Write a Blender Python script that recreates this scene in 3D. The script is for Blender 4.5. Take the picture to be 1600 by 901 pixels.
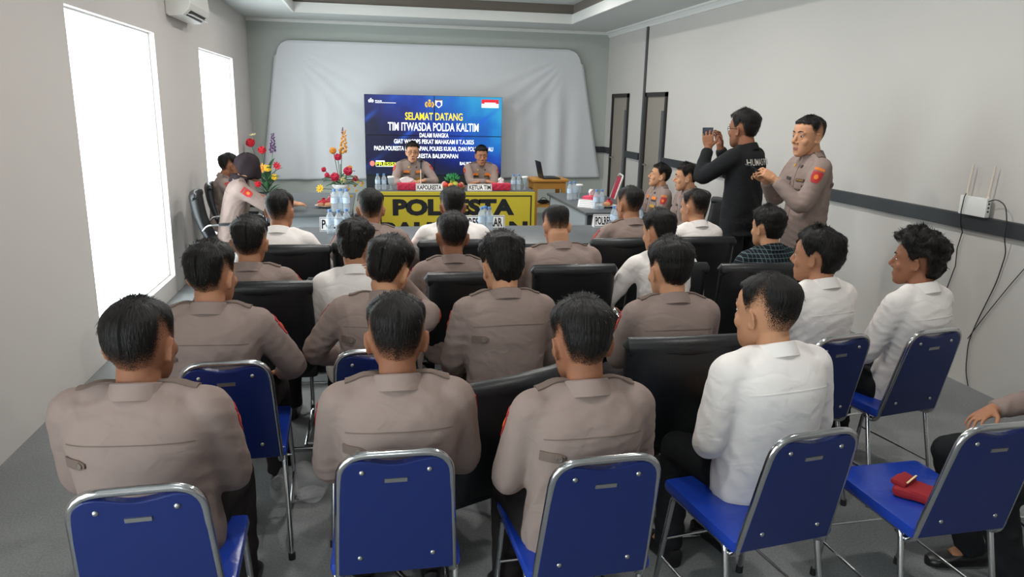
import bpy, bmesh, math, random
import numpy as np
from mathutils import Vector, Matrix
from mathutils.bvhtree import BVHTree

for o in list(bpy.data.objects):
    bpy.data.objects.remove(o)
sc = bpy.context.scene
COL = sc.collection
random.seed(7)
RNG = np.random.default_rng(7)

# ------------------------------------------------------------------ camera
YAW, PITCH, ROLL, FPX, CAMZ = 0.1883, -0.2403, 0.022, 1158.07, 1.78
fw = np.array([math.sin(YAW) * math.cos(PITCH), math.cos(YAW) * math.cos(PITCH), math.sin(PITCH)])
rt = np.array([math.cos(YAW), -math.sin(YAW), 0.0])
up = np.cross(rt, fw)
r2 = math.cos(ROLL) * rt + math.sin(ROLL) * up
u2 = -math.sin(ROLL) * rt + math.cos(ROLL) * up
cam_d = bpy.data.cameras.new('camera')
cam = bpy.data.objects.new('camera', cam_d)
COL.objects.link(cam)
cam_d.sensor_width = 36.0
cam_d.lens = FPX * 36.0 / 1600.0
cam_d.clip_start = 0.05
M = Matrix.Identity(4)
for i in range(3):
    M[i][0], M[i][1], M[i][2] = r2[i], u2[i], -fw[i]
M[2][3] = CAMZ
cam.matrix_world = M
sc.camera = cam

# ------------------------------------------------------------------ light and exposure
sc.view_settings.view_transform = 'Standard'
sc.view_settings.look = 'None'
sc.view_settings.gamma = 1.0
sc.view_settings.use_curve_mapping = False
sc.view_settings.exposure = EXPOSURE = -0.56
w = bpy.data.worlds.new('overcast_sky')
sc.world = w
w.use_nodes = True
bg = w.node_tree.nodes['Background']
bg.inputs['Color'].default_value = (0.93, 0.97, 1.0, 1)
bg.inputs['Strength'].default_value = SKY = 13.0
CEIL_LAMP = 44.0        # watts of each recessed ceiling panel
sc.cycles.max_bounces = 10
sc.cycles.diffuse_bounces = 6
sc.cycles.transparent_max_bounces = 16
sc.cycles.sample_clamp_indirect = 6.0
sc.cycles.use_denoising = True

# ------------------------------------------------------------------ materials
def lin(c):
    if isinstance(c, str):
        c = [int(c[i:i + 2], 16) / 255 for i in (0, 2, 4)]
    return tuple((x / 12.92 if x <= 0.04045 else ((x + 0.055) / 1.055) ** 2.4) for x in c) + (1.0,)

MATS = {}
def mat(name, col, rough=0.6, metal=0.0, noise=0.0, nscale=40.0, bump=0.0, bscale=80.0, spec=0.5, trans=0.0, emit=0.0, coat=0.0):
    if name in MATS:
        return MATS[name]
    m = bpy.data.materials.new(name)
    m.use_nodes = True
    nt = m.node_tree
    b = nt.nodes['Principled BSDF']
    c = lin(col)
    b.inputs['Base Color'].default_value = c
    b.inputs['Roughness'].default_value = rough
    b.inputs['Metallic'].default_value = metal
    b.inputs['Specular IOR Level'].default_value = spec
    if coat:
        b.inputs['Coat Weight'].default_value = coat
        b.inputs['Coat Roughness'].default_value = 0.15
    if trans:
        b.inputs['Transmission Weight'].default_value = trans
    if emit:
        b.inputs['Emission Color'].default_value = c
        b.inputs['Emission Strength'].default_value = emit
    if noise or bump:
        tc = nt.nodes.new('ShaderNodeTexCoord')
    if noise:
        n = nt.nodes.new('ShaderNodeTexNoise')
        n.inputs['Scale'].default_value = nscale
        n.inputs['Detail'].default_value = 4
        nt.links.new(tc.outputs['Object'], n.inputs['Vector'])
        rp = nt.nodes.new('ShaderNodeMix')
        rp.data_type = 'RGBA'
        rp.inputs['A'].default_value = tuple(x * (1 - noise) for x in c[:3]) + (1,)
        rp.inputs['B'].default_value = tuple(min(1, x * (1 + noise)) for x in c[:3]) + (1,)
        nt.links.new(n.outputs['Fac'], rp.inputs['Factor'])
        nt.links.new(rp.outputs['Result'], b.inputs['Base Color'])
    if bump:
        n2 = nt.nodes.new('ShaderNodeTexNoise')
        n2.inputs['Scale'].default_value = bscale
        n2.inputs['Detail'].default_value = 5
        nt.links.new(tc.outputs['Object'], n2.inputs['Vector'])
        bp = nt.nodes.new('ShaderNodeBump')
        bp.inputs['Strength'].default_value = bump
        bp.inputs['Distance'].default_value = 0.01
        nt.links.new(n2.outputs['Fac'], bp.inputs['Height'])
        nt.links.new(bp.outputs['Normal'], b.inputs['Normal'])
    MATS[name] = m
    return m

def glass_mat(name, col, alpha=0.35, rough=0.05):
    """thin clear plastic or glass: mix of transparent and glossy"""
    if name in MATS:
        return MATS[name]
    m = bpy.data.materials.new(name)
    m.use_nodes = True
    nt = m.node_tree
    nt.nodes.clear()
    out = nt.nodes.new('ShaderNodeOutputMaterial')
    tr = nt.nodes.new('ShaderNodeBsdfTransparent')
    tr.inputs['Color'].default_value = lin(col)
    pb = nt.nodes.new('ShaderNodeBsdfPrincipled')
    pb.inputs['Base Color'].default_value = lin(col)
    pb.inputs['Roughness'].default_value = rough
    mx = nt.nodes.new('ShaderNodeMixShader')
    mx.inputs['Fac'].default_value = alpha
    nt.links.new(tr.outputs[0], mx.inputs[1])
    nt.links.new(pb.outputs[0], mx.inputs[2])
    nt.links.new(mx.outputs[0], out.inputs['Surface'])
    MATS[name] = m
    return m

def hair_mat():
    m = bpy.data.materials.new('black_hair')
    m.use_nodes = True
    nt = m.node_tree
    b = nt.nodes['Principled BSDF']
    b.inputs['Base Color'].default_value = lin('120f0d')
    b.inputs['Roughness'].default_value = 0.52
    b.inputs['Specular IOR Level'].default_value = 0.22
    uv = nt.nodes.new('ShaderNodeUVMap')
    mp = nt.nodes.new('ShaderNodeMapping')
    mp.inputs['Scale'].default_value = (90, 7, 1)
    nt.links.new(uv.outputs[0], mp.inputs[0])
    n = nt.nodes.new('ShaderNodeTexNoise')
    n.inputs['Scale'].default_value = 1.0
    n.inputs['Detail'].default_value = 3
    nt.links.new(mp.outputs[0], n.inputs['Vector'])
    bp = nt.nodes.new('ShaderNodeBump')
    bp.inputs['Strength'].default_value = 0.9
    bp.inputs['Distance'].default_value = 0.006
    nt.links.new(n.outputs['Fac'], bp.inputs['Height'])
    nt.links.new(bp.outputs['Normal'], b.inputs['Normal'])
    # density: thin cropped hair near the hairline lets the scalp show between the hairs
    at = nt.nodes.new('ShaderNodeAttribute')
    at.attribute_name = 'hair_cover'
    tc = nt.nodes.new('ShaderNodeTexCoord')
    n2 = nt.nodes.new('ShaderNodeTexNoise')
    n2.inputs['Scale'].default_value = 420
    n2.inputs['Detail'].default_value = 2
    nt.links.new(tc.outputs['Object'], n2.inputs['Vector'])
    mr = nt.nodes.new('ShaderNodeMapRange')
    mr.inputs['From Min'].default_value = 0.3
    mr.inputs['From Max'].default_value = 0.7
    nt.links.new(n2.outputs['Fac'], mr.inputs['Value'])
    sb = nt.nodes.new('ShaderNodeMath')
    sb.operation = 'SUBTRACT'
    nt.links.new(at.outputs['Fac'], sb.inputs[0])
    nt.links.new(mr.outputs[0], sb.inputs[1])
    ml = nt.nodes.new('ShaderNodeMath')
    ml.operation = 'MULTIPLY_ADD'
    ml.use_clamp = True
    ml.inputs[1].default_value = 3.0
    ml.inputs[2].default_value = 0.5
    nt.links.new(sb.outputs[0], ml.inputs[0])
    nt.links.new(ml.outputs[0], b.inputs['Alpha'])
    return m
HAIR = hair_mat()

def cloth_mat(name, col, scale=0.05):
    """woven cloth: faint tone variation plus fine crease bump"""
    if name in MATS:
        return MATS[name]
    m = mat(name, col, rough=0.88, noise=scale, nscale=9, spec=0.2)
    nt = m.node_tree
    b = nt.nodes['Principled BSDF']
    tc = nt.nodes.new('ShaderNodeTexCoord')
    mp = nt.nodes.new('ShaderNodeMapping')
    mp.inputs['Scale'].default_value = (11, 11, 15)
    nt.links.new(tc.outputs['Object'], mp.inputs[0])
    n1 = nt.nodes.new('ShaderNodeTexNoise')
    n1.inputs['Scale'].default_value = 1.0
    n1.inputs['Detail'].default_value = 2
    n1.inputs['Distortion'].default_value = 0.7
    nt.links.new(mp.outputs[0], n1.inputs['Vector'])
    bp = nt.nodes.new('ShaderNodeBump')
    bp.inputs['Strength'].default_value = 0.4
    bp.inputs['Distance'].default_value = 0.016
    nt.links.new(n1.outputs['Fac'], bp.inputs['Height'])
    nt.links.new(bp.outputs['Normal'], b.inputs['Normal'])
    return m

def plaid_mat():
    m = cloth_mat('dark_plaid_cloth', '14191d')
    nt = m.node_tree
    b = nt.nodes['Principled BSDF']
    tc = nt.nodes.new('ShaderNodeTexCoord')
    sp = nt.nodes.new('ShaderNodeSeparateXYZ')
    nt.links.new(tc.outputs['Object'], sp.inputs[0])
    outs = []
    for ax, per in (('X', 0.024), ('Z', 0.024)):
        d = nt.nodes.new('ShaderNodeMath'); d.operation = 'DIVIDE'; d.inputs[1].default_value = per
        nt.links.new(sp.outputs[ax], d.inputs[0])
        f = nt.nodes.new('ShaderNodeMath'); f.operation = 'FRACT'
        nt.links.new(d.outputs[0], f.inputs[0])
        g = nt.nodes.new('ShaderNodeMath'); g.operation = 'LESS_THAN'; g.inputs[1].default_value = 0.13
        nt.links.new(f.outputs[0], g.inputs[0])
        outs.append(g)
    a = nt.nodes.new('ShaderNodeMath'); a.operation = 'MAXIMUM'
    nt.links.new(outs[0].outputs[0], a.inputs[0])
    nt.links.new(outs[1].outputs[0], a.inputs[1])
    mx = nt.nodes.new('ShaderNodeMix'); mx.data_type = 'RGBA'
    mx.inputs['A'].default_value = lin('171d22')
    mx.inputs['B'].default_value = lin('5a6b70')
    nt.links.new(a.outputs[0], mx.inputs['Factor'])
    nt.links.new(mx.outputs['Result'], b.inputs['Base Color'])
    return m

TAUPE = cloth_mat('taupe_uniform_cloth', '8b7a73')
TAUPE2 = cloth_mat('taupe_uniform_trim_cloth', '6f6058')  # darker tone also paints in the shadow edge of the raised epaulettes
WHITE = cloth_mat('white_shirt_cloth', 'e6e0dc', 0.02)
BLACKCLOTH = cloth_mat('black_jacket_cloth', '1d1e20')
TROUSER = cloth_mat('dark_brown_trouser_cloth', '241f1f')
PLAID = plaid_mat()
HIJAB = cloth_mat('dark_brown_hijab_cloth', '2b2226')
SKINS = [mat('tan_skin', 'a67457', 0.68, noise=0.08, nscale=30, spec=0.35),
         mat('light_tan_skin', 'bd8a69', 0.68, noise=0.08, nscale=30, spec=0.35),
         mat('brown_skin', '8d5d44', 0.68, noise=0.08, nscale=30, spec=0.35)]
LIP = mat('lip_skin', '94564a', 0.45)
EYEW = mat('eye_white', 'b9aea6', 0.25)
IRIS = mat('dark_iris', '1a0f0a', 0.15)
BROW = mat('black_eyebrow', '1a1512', 0.8)
SHOE = mat('black_shoe_leather', '121113', 0.35)
CHROME = mat('chrome_tube', 'c8c8ca', 0.16, 1.0)
BLUEV = mat('blue_vinyl', '13245f', 0.3, noise=0.05, nscale=20, bump=0.05, bscale=300, spec=0.5)
BLUESEAT = mat('blue_seat_vinyl', '1a3a9c', 0.22, bump=0.12, bscale=60, spec=0.6)
STEEL = mat('brushed_steel', 'b9b9b6', 0.35, 1.0)
RUBBER = mat('black_rubber', '141414', 0.7)
LEATHER = mat('black_leather', '15171a', 0.38, bump=0.12, bscale=160, spec=0.5)
RED = mat('red_badge', 'a81e22', 0.7)
ORANGE = mat('orange_badge', 'd9761c', 0.7)
GOLD = mat('gold_badge', 'c69a3a', 0.45, 0.4)
BLACKP = mat('black_plastic', '161618', 0.45)
WHITEP = mat('white_plastic', 'e4e4e2', 0.4)
PAPER = mat('white_paper', 'eeeceb', 0.8)
INK = mat('black_ink', '17171c', 0.8)

# ------------------------------------------------------------------ mesh helpers
A = np.array
def nrm(v):
    v = np.asarray(v, float)
    return v / max(1e-9, np.linalg.norm(v))

class Geo:
    def __init__(s):
        s.v, s.f, s.m, s.n = [], [], [], 0
    def add(s, v, f, m=0):
        v = np.asarray(v, float)
        s.v.append(v)
        s.f += [tuple(i + s.n for i in q) for q in f]
        s.m += [m] * len(f)
        s.n += len(v)
        return s
    def geo(s, g, mtx=None, m=None):
        v = np.vstack(g.v)
        if mtx is not None:
            v = v @ mtx[:3, :3].T + mtx[:3, 3]
        s.f += [tuple(i + s.n for i in q) for q in g.f]
        s.m += g.m if m is None else [m] * len(g.f)
        s.v.append(v)
        s.n += len(v)
        return s
    def rings(s, rings, m=0, cap=True, close=False):
        k = len(rings[0]); n = len(rings)
        v = np.vstack(rings); f = []
        for i in range(n if close else n - 1):
            a, b = i * k, ((i + 1) % n) * k
            for j in range(k):
                j2 = (j + 1) % k
                f.append((a + j, a + j2, b + j2, b + j))
        if cap and not close:
            f.append(tuple(range(k - 1, -1, -1)))
            f.append(tuple((n - 1) * k + j for j in range(k)))
        return s.add(v, f, m)
    def tube(s, pts, r, n=10, m=0, cap=True, close=False, flat=1.0, up=None):
        pts = [A(p, float) for p in pts]
        rr = [r] * len(pts) if np.isscalar(r) else list(r)
        t0 = nrm(pts[1] - pts[0])
        u = nrm(np.cross(t0, A(up, float) if up is not None else ([0, 0, 1.] if abs(t0[2]) < .9 else [0, 1., 0])))
        R = []
        for i, p in enumerate(pts):
            a = pts[i - 1] if i > 0 else (pts[-1] if close else p)
            b = pts[i + 1] if i < len(pts) - 1 else (pts[0] if close else p)
            t = nrm(b - a)
            u = nrm(u - t * (u @ t)); w_ = np.cross(t, u)
            R.append(A([p + rr[i] * (math.cos(q) * u + flat * math.sin(q) * w_) for q in np.linspace(0, 2 * math.pi, n, endpoint=False)]))
        return s.rings(R, m, cap, close)
    def ball(s, c, r, n=14, k=9, rot=None, m=0):
        r = [r] * 3 if np.isscalar(r) else r
        R = []
        for i in range(k):
            ph = -math.pi / 2 + math.pi * (i + .35) / (k - .3)
            R.append(A([[math.cos(ph) * math.cos(q) * r[0], math.cos(ph) * math.sin(q) * r[1], math.sin(ph) * r[2]] for q in np.linspace(0, 2 * math.pi, n, endpoint=False)]))
        if rot is not None:
            R = [x @ A(rot).T for x in R]
        return s.rings([x + A(c, float) for x in R], m)
    def box(s, c, d, rot=None, m=0, bev=0.0):
        x, y, z = [q / 2 for q in d]
        if bev:
            bm = bmesh.new()
            bmesh.ops.create_cube(bm, size=1)
            for vv in bm.verts:
                vv.co = Vector((vv.co.x * d[0], vv.co.y * d[1], vv.co.z * d[2]))
            bmesh.ops.bevel(bm, geom=bm.edges[:], offset=bev, segments=2, affect='EDGES', profile=0.6)
            bm.verts.ensure_lookup_table()
            v = A([list(q.co) for q in bm.verts]); f = [[q.index for q in p.verts] for p in bm.faces]
            bm.free()
        else:
            v = A([[a * x, b * y, e * z] for a in (-1, 1) for b in (-1, 1) for e in (-1, 1)])
            f = [(0, 1, 3, 2), (4, 6, 7, 5), (0, 4, 5, 1), (2, 3, 7, 6), (0, 2, 6, 4), (1, 5, 7, 3)]
        if rot is not None:
            v = v @ A(rot).T
        return s.add(v + A(c, float), f, m)
    def bb(s, lo, hi, m=0, bev=0.0):
        lo, hi = A(lo, float), A(hi, float)
        return s.box((lo + hi) / 2, hi - lo, m=m, bev=bev)
    def lathe(s, prof, c=(0, 0, 0), n=20, m=0, cap=True):
        return s.rings([A([[r * math.cos(q), r * math.sin(q), z] for q in np.linspace(0, 2 * math.pi, n, endpoint=False)]) + A(c, float) for r, z in prof], m, cap)
    def prism(s, poly, o, u, v, d, m=0):
        """polygon in the plane (o,u,v) extruded by vector d"""
        o, u, v, d = [A(q, float) for q in (o, u, v, d)]
        p = A([o + a * u + b * v for a, b in poly]); k = len(p)
        f = [tuple(range(k)), tuple(range(2 * k - 1, k - 1, -1))]
        f += [(j, k + j, k + (j + 1) % k, (j + 1) % k) for j in range(k)]
        return s.add(np.vstack([p, p + d]), f, m)

def rotz(a):
    c, q = math.cos(a), math.sin(a)
    return A([[c, -q, 0], [q, c, 0], [0, 0, 1.]])
def rotx(a):
    c, q = math.cos(a), math.sin(a)
    return A([[1., 0, 0], [0, c, -q], [0, q, c]])
def roty(a):
    c, q = math.cos(a), math.sin(a)
    return A([[c, 0, q], [0, 1., 0], [-q, 0, c]])

def fillet(pts, r, n=5):
    pts = [A(p, float) for p in pts]
    out = [pts[0]]
    for i in range(1, len(pts) - 1):
        a, b, c = pts[i - 1], pts[i], pts[i + 1]
        d = min(r, np.linalg.norm(a - b) * .48, np.linalg.norm(c - b) * .48)
        p, q = b + nrm(a - b) * d, b + nrm(c - b) * d
        for t in np.linspace(0, 1, n):
            out.append((1 - t) ** 2 * p + 2 * t * (1 - t) * b + t * t * q)
    return out + [pts[-1]]

def mesh(name, g, mats, smooth=True, fix=True):
    me = bpy.data.meshes.new(name)
    me.from_pydata(np.vstack(g.v).tolist(), [], g.f)
    for q in (mats if isinstance(mats, (list, tuple)) else [mats]):
        me.materials.append(q)
    if any(g.m):
        me.polygons.foreach_set('material_index', g.m)
    if fix:
        bm = bmesh.new(); bm.from_mesh(me)
        bmesh.ops.recalc_face_normals(bm, faces=bm.faces[:])
        bm.to_mesh(me); bm.free()
    if smooth:
        me.polygons.foreach_set('use_smooth', [True] * len(me.polygons))
        if smooth != 'all':
            me.set_sharp_from_angle(angle=math.radians(38))
    me.update()
    return me

def link(name, me, parent=None, loc=None, rz=None):
    o = bpy.data.objects.new(name, me)
    COL.objects.link(o)
    if parent is not None:
        o.parent = parent
    if loc is not None:
        o.location = loc
    if rz is not None:
        o.rotation_euler = (0, 0, rz)
    return o

def obj(name, g, mats, parent=None, smooth=True, loc=None, rz=None):
    return link(name, mesh(name, g, mats, smooth), parent, loc, rz)

def tag(o, label, cat, group=None):
    o['label'] = label; o['category'] = cat
    if group:
        o['group'] = group
    return o

def struct(o, label=None):
    o['kind'] = 'structure'
    return o

def empty(name, loc=(0, 0, 0), rz=0):
    return link(name, None, None, loc, rz)

def copy_tree(o, parent=None):
    c = o.copy()
    COL.objects.link(c)
    c.parent = parent
    for ch in list(o.children):
        copy_tree(ch, c)
    return c

def remesh(g, voxel, smooth=3, mtx=None):
    me = bpy.data.meshes.new('tmp')
    me.from_pydata(np.vstack(g.v).tolist(), [], g.f)
    bm = bmesh.new(); bm.from_mesh(me)
    bmesh.ops.recalc_face_normals(bm, faces=bm.faces[:])
    bm.to_mesh(me); bm.free()
    o = bpy.data.objects.new('tmp', me)
    COL.objects.link(o)
    md = o.modifiers.new('r', 'REMESH')
    md.mode = 'VOXEL'; md.voxel_size = voxel
    dg = bpy.context.evaluated_depsgraph_get()
    ev = o.evaluated_get(dg)
    out = bpy.data.meshes.new_from_object(ev)
    bpy.data.objects.remove(o); bpy.data.meshes.remove(me)
    n = len(out.vertices)
    co = np.empty(n * 3); out.vertices.foreach_get('co', co); co = co.reshape(-1, 3)
    e = np.empty(len(out.edges) * 2, int); out.edges.foreach_get('vertices', e); e = e.reshape(-1, 2)
    deg = np.bincount(e.ravel(), minlength=n).astype(float)[:, None]
    for _ in range(smooth):
        acc = np.zeros_like(co)
        for k in range(3):
            acc[:, k] = np.bincount(e[:, 0], co[e[:, 1], k], n) + np.bincount(e[:, 1], co[e[:, 0], k], n)
        co = .45 * co + .55 * acc / np.maximum(deg, 1)
    out.vertices.foreach_set('co', co.ravel())
    out.update()
    return out, co

def set_co(me, co):
    me.vertices.foreach_set('co', co.ravel()); me.update()

def normals(me):
    n = np.empty(len(me.vertices) * 3); me.vertices.foreach_get('normal', n)
    return n.reshape(-1, 3)

def smooth_all(me):
    me.polygons.foreach_set('use_smooth', [True] * len(me.polygons)); me.update()

FONT_CACHE = {}
def text_geo(body, bold=0.012):
    """flat text mesh normalised to a 0..1 x 0..1 box"""
    key = (body, bold)
    if key not in FONT_CACHE:
        cu = bpy.data.curves.new('t', 'FONT')
        cu.body = body
        cu.offset = bold
        cu.resolution_u = 3
        cu.fill_mode = 'FRONT'
        o = bpy.data.objects.new('t', cu)
        COL.objects.link(o)
        dg = bpy.context.evaluated_depsgraph_get()
        me = bpy.data.meshes.new_from_object(o.evaluated_get(dg))
        v = A([list(q.co)[:2] for q in me.vertices]); f = [tuple(p.vertices) for p in me.polygons]
        bpy.data.objects.remove(o)
        v = (v - v.min(0)) / (v.max(0) - v.min(0))
        FONT_CACHE[key] = (v, f)
    return FONT_CACHE[key]

def text_on(g, body, o, u, v, m=0, bold=0.012):
    """writes BODY into the rectangle o + a*u + b*v"""
    t, f = text_geo(body, bold)
    o, u, v = [A(q, float) for q in (o, u, v)]
    return g.add(t[:, :1] * u + t[:, 1:] * v + o, f, m)
# ------------------------------------------------------------------ head shape
_HZ = A([-.118, -.105, -.085, -.06, -.03, 0, .03, .06, .085, .103, .114, .118])
_HW = A([.016, .034, .049, .059, .066, .070, .0735, .0735, .066, .047, .024, .006])
_HF = A([.074, .085, .089, .089, .088, .087, .091, .086, .068, .040, .012, -.012])
_HB = A([.046, .015, -.025, -.055, -.078, -.094, -.102, -.102, -.090, -.066, -.038, -.024])
_zz = np.linspace(-.118, .118, 400)
def _sm(t):
    y = np.interp(_zz, _HZ, t)
    k = np.hanning(31); k /= k.sum()
    yy = np.convolve(np.pad(y, 15, mode='edge'), k, 'valid')
    e = np.clip(np.minimum(_zz + .118, .118 - _zz) / .012, 0, 1)
    return e * yy + (1 - e) * y
_W, _F, _B = _sm(_HW), _sm(_HF), _sm(_HB)
def head_surf(th, z):
    """th=0 faces +Y, positive th towards +X"""
    wv, f, b = np.interp(z, _zz, _W), np.interp(z, _zz, _F), np.interp(z, _zz, _B)
    yc, ry = (f + b) / 2, (f - b) / 2
    s, c = np.sin(th), np.cos(th)
    e = 2 / 2.25
    x = np.sign(s) * np.abs(s) ** e * wv
    y = yc + np.sign(c) * np.abs(c) ** e * ry
    bk = np.clip((yc - y) / np.maximum(ry, 1e-4), 0, 1)          # the nape narrows into the neck
    x = x * (1 - .30 * bk * np.clip((.012 - z) / .06, 0, 1) - .05 * bk)
    return x, y

def make_head():
    g = Geo()
    th = np.linspace(0, 2 * math.pi, 48, endpoint=False)
    R = []
    for z in np.concatenate([np.linspace(-.118, .1, 40), np.linspace(.104, .118, 7)]):
        x, y = head_surf(th, z)
        R.append(np.stack([x, y, np.full_like(x, z)], 1))
    g.rings(R)
    # nose, brow, cheeks, lips, chin
    g.tube([(0, .082, .022), (0, .094, .0), (0, .106, -.022), (0, .108, -.032)], [.007, .009, .012, .011], 10)
    for s in (-1, 1):
        g.ball((s * .013, .094, -.033), (.009, .010, .008))
        g.ball((s * .030, .073, .027), (.028, .0145, .010), rot=rotz(-s * .35))
        g.ball((s * .040, .060, -.026), (.024, .020, .025))
        g.ball((s * .031, .0755, .0145), (.017, .0105, .0055), rot=rotz(-s * .3))
        g.ball((s * .031, .0745, -.0035), (.017, .010, .0055), rot=rotz(-s * .3))
        # ears
        E = rotz(s * -.0) @ roty(s * .16) @ rotz(s * .34)
        c = A([s * .0745, -.010, -.006])
        g.ball(c + E @ A([-s * .002, 0, 0]), (.0055, .0145, .027), rot=E)
        rim = [c + E @ A([s * .004, .0155 * math.cos(q), .0285 * math.sin(q)]) for q in np.linspace(1.0, 4.9, 16)]
        g.tube(rim, .0038, 8)
        g.ball(c + E @ A([s * .001, .010, -.024]), (.006, .008, .010))
    g.ball((0, .086, -.062), (.024, .010, .0055))
    g.ball((0, .085, -.072), (.021, .010, .0065))
    g.ball((0, .074, -.100), (.024, .016, .014))
    return g
HEAD = make_head()

def smooth01(x):
    x = np.clip(x, 0, 1)
    return x * x * (3 - 2 * x)

def nz(p, f, seed=0):
    """cheap smooth pseudo noise, about -1..1"""
    r = np.random.default_rng(seed)
    o = np.zeros(len(p))
    for i in range(5):
        k = r.normal(size=3); k = k / np.linalg.norm(k) * f * (0.7 + .25 * i)
        k2 = r.normal(size=3) * f * .5
        o += np.sin(p @ k + r.uniform(0, 6) + 1.3 * np.sin(p @ k2 + r.uniform(0, 6)))
    return o / 3.0

HAIR_STYLES = {
    # top, side, back, nape z, fade length, lump, tufts, quiff
    'crop':  (.014, .0035, .0045, -.064, .125, .08, 1300, .0),
    'short': (.018, .0055, .0075, -.064, .090, .12, 1600, .2),
    'neat':  (.023, .009, .012, -.066, .050, .15, 1700, .3),
    'full':  (.029, .014, .018, -.072, .030, .20, 1900, .5),
    'long':  (.026, .015, .027, -.098, .018, .16, 2000, .4),
    'curly': (.044, .032, .038, -.070, .018, .30, 2600, .6),
    'thin':  (.009, .006, .008, -.066, .115, .08, 1200, .1),
}
HAIR_CACHE = {}
def hair_mesh(style, seed):
    key = (style, seed)
    if key in HAIR_CACHE:
        return HAIR_CACHE[key]
    top, side, back, nape, fade, lump, tufts, quiff = HAIR_STYLES[style]
    nth, nr = 72, 34
    th = np.linspace(-math.pi, math.pi, nth, endpoint=False)
    at = np.abs(th)
    D = np.degrees(at)
    zh = np.interp(D, [0, 30, 50, 62, 72, 82, 88, 96, 108, 118, 130, 180],
                   [.074, .074, .068, .059, .034, .0, .004, .030, .027, -.012, nape + .014, nape])
    rr = np.random.default_rng(seed)
    zh = zh + .003 * np.sin(th * 9 + rr.uniform(0, 6)) + .002 * np.sin(th * 17 + rr.uniform(0, 6))
    V_, UV, DN = [], [], []
    ctr = A([0, -.012, .015])
    for i in range(nr):
        t = i / (nr - 1)
        z = (zh - .004) + (.1179 - (zh - .004)) * (1 - (1 - t) ** 1.7)
        x, y = head_surf(th, z)
        p = np.stack([x, y, z], 1)
        n = p - ctr; n[:, 2] *= .8; n /= np.linalg.norm(n, axis=1)[:, None]
        s = (z - zh) / np.interp(D, [0, 45, 70, 100, 180], [.014, .016, min(.035, fade), fade, fade])
        base = np.where(D < 60, top * .75, np.where(D < 118, side, back))
        base = np.interp(D, [0, 40, 62, 84, 110, 140, 180], [top * .8, top * .6, min(side, .007), min(side, .006), side, back, back])
        k = smooth01((z - .035) / .055)
        T = base * (1 - k) + top * k
        T = T + quiff * .012 * smooth01((z - .07) / .03) * np.exp(-(th / .7) ** 2)
        T = T * smooth01(s * .9 + .12) * (1 + lump * nz(p + seed, 70, seed) * .8 + lump * .8 * nz(p, 160, seed + 5))
        T = np.where(s < .02, -.003, np.maximum(T, .0012))
        V_.append(p + n * T[:, None])
        UV.append(np.stack([th / (2 * math.pi) + .5, np.full(nth, t)], 1))
        DN.append(np.clip(.04 + s * 1.2, 0, 1.4))
    g = Geo(); g.rings(V_, cap=False)
    g.f.append(tuple((nr - 1) * nth + j for j in range(nth))); g.m.append(0)
    verts = np.vstack(V_); uv = np.vstack(UV); dn = np.concatenate(DN)
    # loose tufts lying along the combing direction
    grid = verts.reshape(nr, nth, 3)
    tv, tf, tuv = [], [], []
    for _ in range(tufts):
        i = int(rr.integers(5, nr - 1)); j = int(rr.integers(0, nth))
        if dn[i * nth + j] < .9:
            continue
        p = grid[i, j]
        n = nrm(p - ctr)
        down = grid[max(0, i - 4), j] - p
        if i > nr - 10:
            down = A([rr.normal() * .4, 1.0 - .6 * rr.random(), .1])
        d = nrm(nrm(down) + n * rr.uniform(.05, .30 + 1.2 * lump) + rr.normal(size=3) * (.15 + lump))
        L = rr.uniform(.5, 1.1) * min(.026, .006 + .6 * np.linalg.norm(p - ctr) * .12 + side)
        sd = nrm(np.cross(d, n)) * rr.uniform(.0006, .0014)
        b = p - n * .002
        m_ = b + d * L * .55 + n * .0006; e_ = b + d * L - n * .001
        k = len(verts) + len(tv)
        tv += [b - sd, b + sd, m_ + sd, m_ - sd, e_]
        tuv += [uv[i * nth + j]] * 5
        tf += [(k, k + 1, k + 2, k + 3), (k + 3, k + 2, k + 4)]
    g.v = [np.vstack([verts, A(tv)])]
    g.f += tf; g.m += [0] * len(tf)
    me = mesh('hair', g, HAIR, smooth='all', fix=False)
    at_ = me.attributes.new('hair_cover', 'FLOAT', 'POINT')
    at_.data.foreach_set('value', np.concatenate([dn, np.full(len(tv), 1.3)]).astype(np.float32))
    ul = me.uv_layers.new(name='UVMap')
    alluv = np.vstack([uv, A(tuv)])
    li = np.empty(len(me.loops), int); me.loops.foreach_get('vertex_index', li)
    ul.data.foreach_set('uv', alluv[li].ravel().astype(np.float32))
    HAIR_CACHE[key] = me
    return me

def eye_geo():
    g = Geo()
    g.ball((0, 0, 0), (.0125, .0090, .0055), 14, 9, m=0)
    g.ball((0, .0058, 0), (.0058, .0042, .0054), 12, 7, m=1)
    return g
EYE = mesh('eye', eye_geo(), [EYEW, IRIS])
def brow_geo(s):
    g = Geo()
    g.tube([(s * .013, .0925, .030), (s * .028, .0895, .036), (s * .045, .0775, .033)], [.003, .0038, .002], 8, flat=.8)
    return g
BROWS = {s: mesh('eyebrow', brow_geo(s), BROW) for s in (-1, 1)}

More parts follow.
